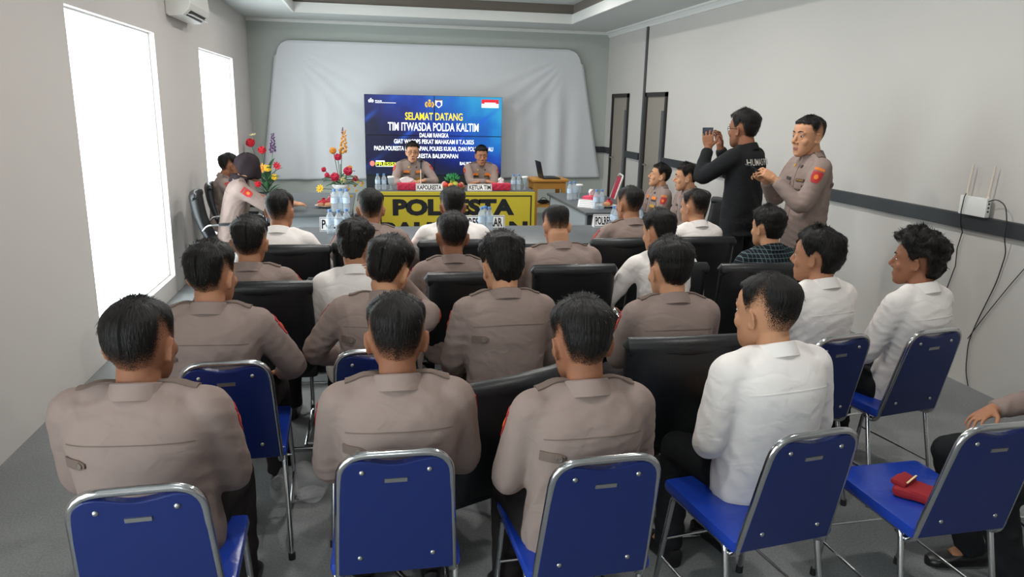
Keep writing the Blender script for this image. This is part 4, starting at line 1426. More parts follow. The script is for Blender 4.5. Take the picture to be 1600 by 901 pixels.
ht = table('head_table', 'head table under the screen with a yellow lettered front board', .03, 2.02, 9.16, 9.92, [], None)
YEL = mat('yellow_signboard', 'c9b52c', .55)
def board():
    b = empty('front_board', (.0, 0, 0)); b.parent = ht
    cx, cy = 1.025, 9.54
    g = Geo(); g.bb((.045 - cx, 9.115 - cy, .06), (2.005 - cx, 9.155 - cy, .745)); p = obj('front_board', g, YEL, ht, smooth=False)
    bpy.data.objects.remove(b)
    g = Geo(); x0, x1, z0, z1 = .085 - cx, 1.965 - cx, .10, .705; t = .016; y = 9.113 - cy
    for lo, hi in (((x0, z0), (x1, z0 + t)), ((x0, z1 - t), (x1, z1)), ((x0, z0 + t), (x0 + t, z1 - t)), ((x1 - t, z0 + t), (x1, z1 - t))):
        g.bb((lo[0], y, lo[1]), (hi[0], y + .003, hi[1]))
    obj('border_line', g, INK, p, smooth=False)
    for s, a, c, z0, z1 in (('POLRESTA', .235, 1.745, .455, .662), ('BALIKPAPAN', .10, 1.92, .17, .378)):
        g = Geo(); text_on(g, s, (a - cx, 9.1125 - cy, z0), (c - a, 0, 0), (0, 0, z1 - z0), bold=.06); obj('lettering', g, INK, p, smooth=False)
board()
def wood_table():
    r = tag(empty('wooden_stand', (2.42, 10.25, 0)), 'light brown wooden stand carrying an open laptop right of the head table', 'table')
    WD = mat('orange_brown_wood', 'b88437', .5, noise=.15, nscale=9)
    g = Geo(); g.box((0, 0, .80), (.52, .46, .035), bev=.005); obj('tabletop', g, WD, r)
    for sx in (-1, 1):
        for sy in (-1, 1):
            g = Geo(); g.box((sx * .20, sy * .17, .39), (.055, .055, .785), bev=.003); obj('leg', g, WD, r, smooth=False)
    g = Geo()
    g.bb((-.20, -.19, .68), (.20, -.17, .785)); g.bb((-.20, .17, .68), (.20, .19, .785)); g.bb((-.22, -.17, .68), (-.20, .17, .785)); g.bb((.20, -.17, .68), (.22, .17, .785)); obj('apron', g, WD, r, smooth=False)
    g = Geo(); g.box((0, 0, .44), (.44, .38, .025)); obj('shelf', g, WD, r, smooth=False)
    l = tag(empty('laptop', (2.42, 10.2, .818), math.radians(90)), 'open black laptop seen from the side on the wooden stand', 'laptop')
    g = Geo(); g.box((0, -.02, .010), (.34, .24, .018), bev=.004); b = obj('base', g, BLACKP, l)
    g = Geo(); g.box((0, -.02, .0195), (.29, .11, .002)); obj('keyboard', g, mat('dark_keys', '242428', .6), b, smooth=False)
    g = Geo(); g.box((0, .125, .125), (.34, .010, .23), rot=rotx(-.22), bev=.003); s = obj('lid', g, BLACKP, l)
    g = Geo(); g.box((0, .119, .126), (.31, .003, .195), rot=rotx(-.22)); obj('display', g, mat('dark_laptop_display', '202634', .2), s, smooth=False)
    b = tag(empty('cable_bag', (2.38, 10.25, .453)), 'small black pouch lying on the shelf of the wooden stand', 'bag')
    g = Geo(); g.ball((0, 0, .03), (.09, .06, .03), 14, 8); obj('pouch', g, BLACKP, b)
    g = Geo(); g.tube([(-.05, 0, .055), (-.02, 0, .085), (.02, 0, .085), (.05, 0, .055)], .005, 6); obj('strap', g, BLACKP, b)
wood_table()

# ------------------------------------------------------------------ small things on the tables
PET = glass_mat('clear_bottle_plastic', 'eef4f8', .28, .08)
LBL = mat('blue_white_bottle_label', 'bfd2e4', .5)
CAPB = mat('blue_bottle_cap', '5c86bf', .4)
def bottle():
    r = empty('water_bottle')
    g = Geo(); g.lathe([(.004, .002), (.028, .0), (.031, .008), (.031, .035), (.029, .05), (.031, .065), (.031, .128), (.028, .145), (.014, .172), (.013, .186), (.004, .187)], n=18); obj('bottle_body', g, PET, r)
    g = Geo(); g.lathe([(.0316, .075), (.0316, .122)], n=18, cap=False); obj('label', g, LBL, r)
    g = Geo(); g.lathe([(.0145, .176), (.015, .178), (.015, .194), (.0135, .197), (.002, .1975)], n=16); obj('cap', g, CAPB, r)
    return r
BT = bottle(); _b = [False]
def put_bottle(x, y, label, grp, z=.75, s=1.0):
    o = copy_tree(BT) if _b[0] else BT
    _b[0] = True
    o.location = (x, y, z); o.scale = (s, s, s)
    return tag(o, label, 'bottle', grp)
put_bottle(.065, 9.34, 'left water bottle of the pair at the left end of the head table', 'bottles on the head table')
put_bottle(.140, 9.34, 'right water bottle of the pair at the left end of the head table', 'bottles on the head table')
put_bottle(1.765, 9.33, 'left water bottle of the pair at the right end of the head table', 'bottles on the head table')
put_bottle(1.835, 9.34, 'right water bottle of the pair at the right end of the head table', 'bottles on the head table')
for x, y, l in ((-.345, 6.12, 'leftmost'), (-.275, 6.09, 'middle'), (-.215, 6.15, 'rightmost')):
    put_bottle(x, y, l + ' of three bottles at the left end of the near table', 'bottles on the near table', s=1.0)
for x, y, l in ((-.37, 7.40, 'left'), (-.31, 7.44, 'middle'), (-.255, 7.40, 'right')):
    put_bottle(x, y, l + ' bottle of the cluster in front of the flower vase', 'bottles on the window side table', s=1.12)
for x, y, l in ((.90, 6.16, 'left bottle of the group'), (.965, 6.16, 'right bottle of the group'), (.935, 6.22, 'rear bottle of the group')):
    put_bottle(x, y, l + ' before the Polres Kukar nameplate', 'bottles on the near table', s=1.05)
for i in range(4):
    for j in range(2):
        put_bottle(2.10 + .07 * i, 6.20 + .07 * j - .01 * i, '%s bottle, %s row of the pack on the near table, right end' % (('first', 'second', 'third', 'fourth')[i], ('front', 'rear')[j]), 'bottles packed together on the near table')
for x, y, l in ((2.235, 8.30, 'far left bottle on the door side table, next to the head table'), (2.30, 8.34, 'bottle beside the lidded glass on the door side table'), (2.31, 7.50, 'left of two bottles at the near corner of the door side table'), (2.375, 7.52, 'right of two bottles at the near corner of the door side table')):
    put_bottle(x, y, l, 'bottles on the door side table', s=1.05)

CLEAR = glass_mat('clear_glass', 'e8eef0', .30, .04)
def goblet(x, y, label, z=.75):
    r = tag(empty('drinking_glass', (x, y, z)), label, 'glass', 'stemmed glasses')
    g = Geo(); g.lathe([(.034, 0), (.034, .004), (.008, .010), (.006, .05), (.02, .062), (.033, .085), (.038, .13), (.036, .155), (.033, .155), (.034, .13), (.028, .088), (.004, .066)], n=20); obj('bowl', g, CLEAR, r)
    g = Geo(); g.lathe([(.040, .150), (.041, .156), (.041, .164), (.036, .168), (.003, .170)], n=20); obj('paper_lid', g, PAPER, r)
goblet(.222, 9.31, 'stemmed glass with paper lid left of the red tissue box')
goblet(1.92, 9.36, 'stemmed glass with paper lid at the right end of the head table')
goblet(2.38, 8.42, 'lidded glass standing among bottles on the door side table')

REDC = mat('red_flower_cloth', 'c02a48', .7, noise=.45, nscale=55)
def tissue_box(x, y, rz, label, m, w=.24, z=.75, tuft=1.0):
    r = tag(empty('tissue_box', (x, y, z), rz), label, 'tissue box', 'cloth covered tissue boxes')
    g = Geo(); g.box((0, 0, .045), (w, .12, .09), bev=.018); b = obj('cover', g, m, r)
    g = Geo()
    for k in range(int(w / .028)):
        for s in (-1, 1):
            g.ball((-w / 2 + .02 + k * .028, s * .060, .05 + .02 * math.sin(k * 2.1)), (.016, .006, .02), 8, 5)
    rf = obj('ruffle', g, m, b); rf['kind'] = 'stuff'
    g = Geo()
    R = []
    for z_, sx, sy in ((.085, .05, .008), (.11, .055 * tuft, .018), (.135, .062 * tuft, .012), (.15, .05 * tuft, .022)):
        R.append(A([(sx * math.cos(q) + .008 * math.sin(3 * q + z_ * 60), sy * math.sin(q) + .006 * math.sin(5 * q), z_ + .01 * math.sin(2 * q + z_ * 30)) for q in np.linspace(0, 6.283, 24, endpoint=False)]))
    g.rings(R); obj('tissue', g, PAPER, r)
tissue_box(.42, 9.32, 0, 'red tissue box with white tissues before the speaking officer', REDC, .24, tuft=1.3)
tissue_box(1.60, 9.30, 0, 'red floral tissue box right of the Ketua Tim nameplate', REDC, .24, tuft=.5)
tissue_box(2.40, 7.98, .9, 'pink and red tissue box with a white tissue on the door side table', mat('pink_red_cloth', 'd2405c', .7, noise=.5, nscale=40), .26, tuft=1.1)

def plate_sign(x, y, rz, body, w, h, label, z=.75):
    r = tag(empty('nameplate', (x, y, z), rz), label, 'nameplate', 'table nameplates')
    g = Geo(); g.prism([(-.035, 0), (.035, 0), (0, h)], (-w / 2, 0, 0), (0, 1, 0), (0, 0, 1), (w, 0, 0)); b = obj('card', g, PAPER, r, smooth=False)
    d = nrm(A([0, .035, h])); n = A([0, -h, .035]) / math.hypot(h, .035)
    o = A([-w / 2, -.035, 0]); L = math.hypot(h, .035)
    g = Geo()
    for a0, a1, b0, b1 in ((.01, .99, .04, .08), (.01, .99, .90, .94), (.01, .02, .08, .90), (.98, .99, .08, .90)):
        p = [o + A([w * q, 0, 0]) + d * L * s + n * .0008 for q, s in ((a0, b0), (a1, b0), (a1, b1), (a0, b1))]
        g.add(p, [(0, 1, 2, 3)])
    obj('border_line', g, INK, b, smooth=False)
    if body:
        g = Geo(); text_on(g, body, o + A([w * .05, 0, 0]) + d * L * .18 + n * .001, (w * .90, 0, 0), d * L * .64, bold=.03); obj('lettering', g, INK, b, smooth=False)
    else:
        g = Geo()
        for k in range(3):
            text_on(g, 'I' * 14, o + A([w * .12, 0, 0]) + d * L * (.2 + .23 * k) + n * .001, (w * .76, 0, 0), d * L * .13)
        obj('line_pattern', g, mat('grey_print', '8a8d92', .8), b, smooth=False)
plate_sign(.69, 9.23, 0, 'KAPOLRESTA', .33, .085, 'white nameplate reading KAPOLRESTA on the head table')
plate_sign(1.32, 9.23, 0, 'KETUA TIM', .30, .085, 'white nameplate reading KETUA TIM on the head table')
plate_sign(-.27, 6.25, 0, 'POLRESTA', .33, .115, 'white nameplate half hidden by bottles at the left of the near table')
plate_sign(.90, 6.30, 0, 'POLRES KUKAR', .44, .115, 'white nameplate reading POLRES KUKAR on the near table')
plate_sign(2.10, 6.36, 0, 'POLRES BERAU', .32, .11, 'white nameplate at the right end of the near table')
plate_sign(2.25, 7.63, -.7, '', .20, .085, 'white tilted card before the pink tissue box')

# microphone on a table stand
def microphone():
    r = tag(empty('microphone', (.60, 9.42, .75)), 'black microphone on a table stand in front of the speaking officer', 'microphone')
    g = Geo(); g.lathe([(.055, 0), (.055, .012), (.02, .022), (.008, .026)], n=20); obj('base', g, BLACKP, r)
    g = Geo(); g.tube([(0, 0, .02), (0, .01, .20), (0, .03, .255)], .006, 8); obj('stem', g, STEEL, r)
    g = Geo(); g.tube([(0, .02, .25), (0, .055, .33)], [.013, .018], 12); h = obj('handle', g, BLACKP, r)
    g = Geo(); g.ball((0, .062, .352), (.030, .030, .034), 14, 9); obj('grille', g, mat('dark_grille', '2b2d30', .5, .4, bump=.5, bscale=600), h)
microphone()

def fruit_bowl():
    b = tag(empty('fruit_tray', (1.0, 9.42, .75)), 'shallow wooden tray holding mixed fruit in the middle of the head table', 'tray')
    g = Geo(); g.lathe([(.10, 0), (.15, .012), (.165, .035), (.16, .037), (.14, .018), (.005, .012)], n=26); obj('tray_body', g, mat('tan_wicker', 'a87a52', .7, noise=.3, nscale=60), b)
    g = Geo(); g.lathe([(.163, .033), (.169, .036), (.167, .041), (.160, .037)], n=26, cap=False); obj('tray_rim', g, mat('brown_wicker', '7a5334', .7), b)
    fr = [('apple', -.09, -.02, .05, .038, 'c43a2c', 'red apple at the left of the fruit tray'), ('orange', -.03, -.06, .05, .036, 'd98a2a', 'orange at the front of the fruit tray'), ('pear', .03, -.03, .055, .040, 'a9b53c', 'green pear in the middle of the fruit tray'), ('apple', .09, -.04, .05, .036, 'a8323a', 'dark red apple at the right of the fruit tray'), ('orange', .11, .04, .05, .035, 'd4a46a', 'pale orange at the rear right of the fruit tray'), ('mango', -.10, .05, .05, .038, 'c98a7c', 'pinkish mango at the rear left of the fruit tray'), ('lime', .0, .02, .085, .035, '7fa035', 'lime on top of the piled fruit')]
    for n, x, y, z, rr_, c, l in fr:
        t = tag(empty(n, (1.0 + x, 9.42 + y, .75 + z)), l + ' on the head table', n)
        g = Geo(); g.ball((0, 0, 0), (rr_, rr_, rr_ * (1.15 if n in ('pear', 'mango') else .95)), 16, 10); obj('flesh', g, mat(n + '_skin_' + c, c, .4), t)
        g = Geo(); g.tube([(0, 0, rr_ * .85), (.003, 0, rr_ * 1.25)], .003, 6); obj('stalk', g, mat('brown_stalk', '5a4026', .8), t)
    p = tag(empty('herb_bunch', (1.0, 9.44, .84)), 'bunch of green leaves topping the fruit tray', 'leaves')
    GL = mat('green_leaf', '3f9a5c', .6)
    g = Geo(); r_ = np.random.default_rng(3)
    for k in range(46):
        a, e = r_.uniform(0, 6.28), r_.uniform(.3, 1.4)
        d = A([math.cos(a) * math.cos(e), math.sin(a) * math.cos(e), math.sin(e)]); c = d * r_.uniform(.05, .11) * A([1, .7, 1])
        s_ = nrm(np.cross(d, [0, 0, 1.01])) * .016; n_ = np.cross(d, s_) * .15
        g.add([c - d * .02, c + s_, c + d * .03, c - s_, c + n_ * 8], [(0, 1, 4), (1, 2, 4), (2, 3, 4), (3, 0, 4)])
    lf = obj('leaf', g, GL, p, smooth=False); lf['kind'] = 'stuff'
    g = Geo()
    for k in range(5): g.tube([(0, 0, -.05), (.02 * math.cos(k * 1.3), .02 * math.sin(k * 1.3), .05)], .003, 6)
    obj('stem', g, GL, p)['kind'] = 'stuff'
fruit_bowl()
# ------------------------------------------------------------------ flowers, snacks, cap, litter
GREEN = mat('dark_green_leaf', '2f5a34', .6)
def petal_flower(r, name, p, d, R_, m, kind='rose'):
    g = Geo(); d = nrm(d); u = nrm(np.cross(d, [.3, .2, 1.])); v = np.cross(d, u)
    p = A(p, float)
    if kind == 'rose':
        for lay, (n, rad, hgt) in enumerate(((6, 1.0, .25), (5, .72, .5), (4, .42, .7))):
            for k in range(n):
                q = 2 * math.pi * k / n + lay * .6
                c = p + (u * math.cos(q) + v * math.sin(q)) * R_ * rad * .55 + d * R_ * hgt
                rad_ = nrm(u * math.cos(q) + v * math.sin(q)); up_ = nrm(d * (1.0 + lay * .5) + rad_ * .6); sd = np.cross(rad_, up_)
                g.ball(c, (R_ * .48, R_ * .14, R_ * .5), 10, 6, rot=np.stack([nrm(sd), nrm(np.cross(up_, sd)), up_], 1))
        g.ball(p + d * R_ * .7, R_ * .3, 8, 6)
    elif kind == 'daisy':
        for k in range(9):
            q = 2 * math.pi * k / 9; rad_ = u * math.cos(q) + v * math.sin(q); sd = np.cross(d, rad_)
            g.ball(p + rad_ * R_ * .6 + d * R_ * .12, (R_ * .45, R_ * .2, R_ * .07), 8, 5, rot=np.stack([nrm(rad_ + d * .3), sd, np.cross(nrm(rad_ + d * .3), sd)], 1))
        g.ball(p + d * R_ * .15, R_ * .25, 8, 5)
    else:   # spike of small blossoms
        for k in range(26):
            q = k * 2.4; t = k / 26
            g.ball(p + d * R_ * 5 * t + (u * math.cos(q) + v * math.sin(q)) * R_ * (.75 - .5 * t), R_ * (.36 - .16 * t), 7, 5)
    return obj(name, g, m, r)
def leaf(r, p, d, L, w_):
    p = A(p, float); d = nrm(d); s = nrm(np.cross(d, [0, 0, 1.])); n = np.cross(s, d)
    g = Geo(); ts = np.linspace(0, 1, 7)
    rows = [[p + d * L * t - n * 0 - A([0, 0, .35]) * L * t * t + k * s * w_ * math.sin(math.pi * min(.98, t + .04)) + n * abs(k) * .006 + n * hh for k in (-1, 0, 1)] for t in ts for hh in (0,)]
    v = A(rows).reshape(-1, 3)
    f = [(i * 3 + j, i * 3 + j + 1, i * 3 + j + 4, i * 3 + j + 3) for i in range(6) for j in range(2)]
    o = link('leaf', mesh('leaf', g.add(v, f), GREEN, smooth='all', fix=False), r)
    md = o.modifiers.new('thickness', 'SOLIDIFY'); md.thickness = .002
PINK = mat('crimson_petal', 'b3203f', .6); YELP = mat('yellow_petal', 'd9b02a', .6); CREAM = mat('cream_petal', 'e0cf9a', .6); PURP = mat('purple_petal', '55365c', .6); AMB = mat('amber_petal', 'c98a34', .6); REDP = mat('red_petal', 'b81c2c', .6)
def stems(r, base, heads):
    for h in heads:
        g = Geo(); h = A(h, float); b = A(base, float)
        g.tube([b, b * .5 + h * .5 + A([0, 0, .02]), h], .0035, 6); obj('stem', g, GREEN, r)
def vase():
    x, y = -.31, 7.62
    r = tag(empty('flower_vase', (x, y, .75)), 'white vase of roses with a tall amber blossom spike on the window side table', 'vase')
    g = Geo(); g.lathe([(.05, 0), (.055, .006), (.045, .03), (.040, .10), (.055, .18), (.075, .215), (.071, .216), (.05, .18), (.034, .10), (.005, .02)], n=28); b = obj('vase_body', g, glass_mat('milky_glass', 'dfe4e6', .55, .1), r)
    g = Geo(); g.lathe([(.060, .19), (.066, .20), (.085, .225), (.08, .245), (.066, .235)], n=28, cap=False); obj('paper_wrap', g, PAPER, b)
    H = [(-.02, 0, .50), (.09, -.01, .40), (-.05, -.06, .31), (.07, -.06, .365), (.135, -.02, .30), (-.15, 0, .38), (-.12, -.03, .33), (.03, -.09, .29), (-.20, -.02, .20), (-.06, .0, .555), (.0, .03, .44), (.02, 0, .62)]
    stems(r, (0, 0, .15), H)
    for p, d, R_, m, k in ((H[0], (0, -1, .6), .045, PINK, 'rose'), (H[3], (.2, -1, .6), .055, PINK, 'rose'), (H[2], (-.1, -1, .5), .055, PINK, 'rose'), (H[4], (.6, -1, .3), .036, PINK, 'rose'), (H[5], (-.8, -.6, .6), .032, PINK, 'rose'), (H[6], (-.6, -.8, .3), .034, PINK, 'rose'), (H[7], (0, -1, .4), .036, CREAM, 'rose'), (H[8], (-.6, -1, .4), .045, YELP, 'daisy'), (H[9], (-.3, -.5, .8), .045, AMB, 'rose'), ((.03, 0, .55), (.08, 0, 1), .045, AMB, 'spike'), (H[1], (.2, -.8, .5), .03, AMB, 'rose')):
        petal_flower(r, 'flower', p, d, R_, m, k)
    g = Geo(); g.tube([(.03, 0, .74), (.035, 0, .80)], [.012, .004], 8); obj('bud', g, PURP, r)
    for k in range(14):
        a = k * 2.39; leaf(r, (.02 * math.cos(a), .02 * math.sin(a) - .02, .24 + .016 * (k % 6)), (math.cos(a), math.sin(a) * .7 - .3, .35), .15 + .03 * (k % 3), .024)
    for k in range(12):
        a = -.9 + k * .17
        petal_flower(r, 'blossom', (.10 + .11 * math.cos(a * 2), -.05 + .02 * math.sin(k), .20 + .075 * math.sin(k * 1.7)), (.5, -1, .3), .016, AMB if k % 2 else YELP, 'rose')
vase()
def corner_flowers():
    r = tag(empty('flower_arrangement', (-1.52, 11.5, 0)), 'tall standing arrangement of red tulips and yellow flowers in the corner by the backdrop', 'flowers')
    g = Geo(); g.lathe([(.12, 0), (.13, .01), (.10, .10), (.09, .25), (.13, .42), (.16, .46), (.15, .465), (.12, .42), (.01, .38)], n=26); obj('pot', g, mat('dark_grey_pot', '3d4244', .5), r)
    H = [(-.20, 0, 1.16), (-.06, -.03, 1.06), (.09, 0, 1.06), (-.06, -.08, .83), (.02, -.08, .82), (.14, -.05, .86), (.10, -.08, .70), (-.12, -.1, .60)]
    stems(r, (0, 0, .40), H)
    for p, d, R_, m, k in ((H[0], (-.3, -.6, .8), .085, REDP, 'rose'), (H[1], (.2, -.6, .9), .075, REDP, 'rose'), (H[2], (.05, 0, 1), .055, PURP, 'spike'), (H[3], (-.2, -1, .3), .075, AMB, 'daisy'), (H[4], (.1, -1, .4), .06, YELP, 'rose'), (H[5], (.5, -.8, .4), .065, REDP, 'daisy'), (H[6], (.3, -1, .2), .055, YELP, 'rose'), (H[7], (-.2, -1, .2), .06, REDP, 'rose')):
        petal_flower(r, 'flower', p, d, R_, m, k)
    for k in range(20):
        a = k * 2.39; leaf(r, (.03 * math.cos(a), .03 * math.sin(a) - .02, .45 + .03 * (k % 12)), (math.cos(a) * .7, math.sin(a) * .5 - .2, .9), .24 + .04 * (k % 3), .035)
    petal_flower(r, 'flower', (-.17, -.02, 1.30), (-.2, -.3, 1), .05, CREAM, 'daisy')
corner_flowers()

def snack_plate(x, y, label, items):
    r = tag(empty('plate', (x, y, .75)), label, 'plate', 'snack plates')
    g = Geo(); g.lathe([(.06, 0), (.07, .004), (.115, .020), (.118, .023), (.112, .023), (.068, .008), (.003, .006)], n=28); obj('plate_body', g, mat('white_china', 'e2ddd8', .25), r)
    g = Geo(); g.lathe([(.1165, .0215), (.1195, .0225), (.1185, .0250), (.1155, .0240)], n=28, cap=False); obj('plate_rim', g, mat('tan_china_rim', 'b79a7c', .4), r)
    for n, dx, dy, sz, col, l in items:
        t = tag(empty(n, (x + dx, y + dy, .762), dx * 9), l, 'snack')
        m = mat(n + '_' + col, col, .45, noise=.2, nscale=50)
        g = Geo(); g.ball((0, 0, sz[2]), sz, 18, 10); me = mesh('wrapper', g, m)
        co = A([list(q.co) for q in me.vertices]); co += normals(me) * (nz(co, 60, 4) * .004)[:, None]; set_co(me, co)
        link('wrapper' if n != 'bread_roll' else 'crust', me, t)
        if n != 'bread_roll':
            g = Geo(); g.lathe([(.004, 2 * sz[2] - .008), (.018, 2 * sz[2] + .012), (.016, 2 * sz[2] + .014)], n=10, cap=False); obj('twist', g, m, t)
snack_plate(-.46, 7.72, 'white plate of wrapped snacks beside the flower vase', [
    ('snack_packet', -.03, .0, (.062, .04, .034), 'b8202e', 'red wrapped snack on the plate by the vase'),
    ('snack_packet', .04, .035, (.05, .04, .045), 'b8303a', 'tall red wrapped snack at the back of the plate by the vase'),
    ('paper_napkin', .05, .07, (.045, .03, .055), 'e8e2dc', 'white crumpled napkin behind the red snacks'),
    ('bread_roll', .03, -.055, (.05, .03, .022), 'c89468', 'light brown bread roll at the front of the plate by the vase'),
    ('bread_roll', -.055, -.05, (.035, .028, .02), 'b98058', 'small brown bread roll at the left of the plate by the vase')])
snack_plate(2.47, 7.66, 'plate with snacks behind bottles on the door side table', [
    ('bread_roll', .0, 0, (.05, .035, .022), 'c08a5a', 'bread roll on the door side plate'),
    ('snack_packet', .05, .05, (.045, .035, .03), 'a5202c', 'red wrapped snack on the door side plate')])

def red_cap():
    r = tag(empty('folded_beret', (1.865, 2.07, .4745), .5), 'folded dark red cloth cap lying on the blue seat at lower right', 'cap')
    m = mat('dark_red_cloth', '8e0f1c', .8, bump=.2, bscale=300)
    def puff(name, c, d, rot, seed, mm=m, par=r):
        g = Geo(); g.box(c, d, rot=rot, bev=min(d) * .42)
        bm = bmesh.new(); me = mesh('t', g, mm); bm.from_mesh(me); bmesh.ops.subdivide_edges(bm, edges=bm.edges[:], cuts=3, use_grid_fill=True); bm.to_mesh(me); bm.free()
        co = A([list(q.co) for q in me.vertices]); co = co + normals(me) * (nz(co, 55, seed) * .0035)[:, None]
        set_co(me, co); smooth_all(me)
        return link(name, me, par)
    a = puff('crown', (0, .0, .020), (.105, .13, .034), rotz(.1), 1)
    puff('brim_fold', (.0, .045, .042), (.10, .055, .022), rotx(.2), 2)
    puff('side_fold', (-.045, -.005, .018), (.03, .12, .03), rotz(.25), 3)
    g = Geo(); g.box((.0, .02, .0545), (.085, .006, .003), rot=rotz(.06)); obj('piping', g, CREAM, a, smooth=False)
    for k, c in ((0, RED), (1, BLACKP)):
        g = Geo(); g.tube([(.04 + .01 * k, -.05, .012), (.07, -.08 - .012 * k, .008), (.085, -.105 - .012 * k, .005)], .006, 6, flat=.4); obj('strap', g, c, r)
red_cap()
def litter():
    r = tag(empty('plastic_wrap', (-.36, 3.26, 0)), 'crumpled clear plastic wrapping on the carpet under the second-row blue chair', 'plastic bag')
    g = Geo(); g.ball((0, 0, .06), (.12, .09, .065), 26, 16); me = mesh('film', g, glass_mat('clear_film', 'f2f2f2', .2, .1), smooth=False)
    co = A([list(q.co) for q in me.vertices]); co += normals(me) * (np.abs(nz(co, 40, 9)) * .03)[:, None] + A([0, 0, 0]); co[:, 2] = np.maximum(co[:, 2], .002); set_co(me, co)
    link('film', me, r)
    g = Geo(); g.ball((.05, -.06, .03), (.06, .04, .03), 16, 10); me = mesh('film_end', g, glass_mat('clear_film', 'f2f2f2', .2, .1), smooth=False)
    co = A([list(q.co) for q in me.vertices]); co += normals(me) * (np.abs(nz(co, 60, 5)) * .02)[:, None]; co[:, 2] = np.maximum(co[:, 2], .002); set_co(me, co); link('loose_end', me, r)
litter()

# ------------------------------------------------------------------ people
D_ = math.radians
GP = 'people seated in the audience'
def P(label, x, y, z, **k):
    k.setdefault('group', GP)
    return person(label, (x, y, z), **k)
# nearest row
P('man in lilac-taupe uniform with thinning crown, nearest row beside the left wall', -.66, 2.09, 1.26, build=1.16, hair='thin', seed=1, hs=1.20, skin=2, yaw=D_(-4), hy=-.08, lean=(.03, .10), arms='lap')
P('man in taupe uniform seen squarely from behind, second in the nearest row', .06, 2.07, 1.255, build=1.06, hair='crop', seed=2, hs=1.15, skin=2, lean=(.02, .10), arms='lap')
P('man in taupe uniform with greying crop, third in the nearest row', .60, 1.97, 1.255, build=1.02, hair='short', seed=3, hs=1.15, skin=2, yaw=D_(4), hp=-.12, lean=(.05, .12), arms='lap', legs=(.13, .35, .13, .36))
P('large man in white shirt with cropped hair, nearest row on the right', 1.335, 2.20, 1.262, build=1.10, hair='crop', seed=36, hs=1.18, skin=1, shirt='white', yaw=D_(10), hy=.2, hp=-.05, lean=(.10, .18), wl=(-.08, .20, .70), wr=(.08, .20, .70), legs=(.13, .35, .13, .36))
P('person at the right picture edge of whom only knee, forearm and shoe show', 2.72, 2.10, 1.24, hair='short', seed=6, skin=0, yaw=D_(80), lean=(-.02, .0), wl=(-.12, .30, .62), wr=(.22, .26, .67), hint=(.4, -.4, -.6), legs=(.15, .46, .13, .30), trousers=BLACKCLOTH)
# second row
P('man in taupe uniform by the window, second row, bright blue chair behind him', -.635, 2.93, 1.262, build=1.08, hair='short', seed=5, hs=1.14, skin=0, yaw=D_(-5), hy=-.2, lean=(.02, .10), arms='wide')
P('man in taupe uniform leaning right with a hand raised to his face, second row', .075, 3.10, 1.245, build=1.08, hair='neat', seed=6, hs=1.16, skin=1, yaw=D_(-8), hy=-.25, hp=-.28, hr=.12, side=.06, lean=(.14, .25), arms='chin')
P('man in taupe uniform bending forward, back fully visible above a skewed black chair', .545, 3.08, 1.262, build=1.05, hair='full', seed=7, hs=1.14, skin=1, yaw=D_(3), hp=-.30, hy=.1, lean=(.14, .22), arms='lap')
P('man in taupe uniform left of the large white-shirted man, second row', 1.265, 2.93, 1.255, build=1.02, hair='neat', seed=8, hs=1.14, skin=1, hp=-.12, hy=.1, lean=(.06, .18), arms='phone')
P('white-shirted man with long slicked-back black hair on the right', 2.035, 3.00, 1.288, build=.96, hair='long', seed=9, hs=1.04, skin=0, shirt='white', yaw=D_(14), hy=.42, lean=(.04, .12), arms='lap')
P('white-shirted man with thick curly hair beside the right wall', 2.49, 2.91, 1.285, build=.94, hair='curly', seed=10, hs=1.00, skin=2, shirt='white', yaw=D_(16), hy=.5, lean=(.04, .10), arms='lap')
# third row
P('man in lilac-grey uniform by the window, third row', -.61, 3.76, 1.237, build=1.05, hair='short', seed=11, hs=1.14, skin=0, lean=(.04, .14), arms='wide')
P('white-shirted man with full black hair looking down, third row left of centre', -.085, 3.65, 1.24, build=1.0, hair='full', seed=12, hs=1.04, skin=0, shirt='white', hp=-.2, hy=-.3, lean=(.08, .2), arms='phone')
P('man in taupe uniform in the middle of the third row', .42, 3.86, 1.24, build=.98, hair='short', seed=13, hs=1.10, skin=2, lean=(.05, .14), hp=-.1, arms='wide', hr=.05)
P('stout man in taupe uniform with lowered head, third row right of centre', 1.04, 4.10, 1.245, build=1.18, hair='crop', seed=14, hs=1.00, skin=1, yaw=D_(4), hp=-.42, hy=-.06, lean=(.10, .24), arms='phone')
P('white-shirted man behind a black chair, third row right of centre', 1.605, 3.92, 1.245, build=1.0, hair='neat', seed=15, skin=1, shirt='white', yaw=D_(6), hy=.22, hp=-.15, lean=(.1, .2), arms='wide')
P('man in dark plaid shirt on the right of the third row', 2.325, 3.98, 1.252, build=1.0, hair='full', seed=16, hs=1.00, skin=1, shirt='plaid', yaw=D_(8), hy=.15, lean=(.06, .16), arms='phone')
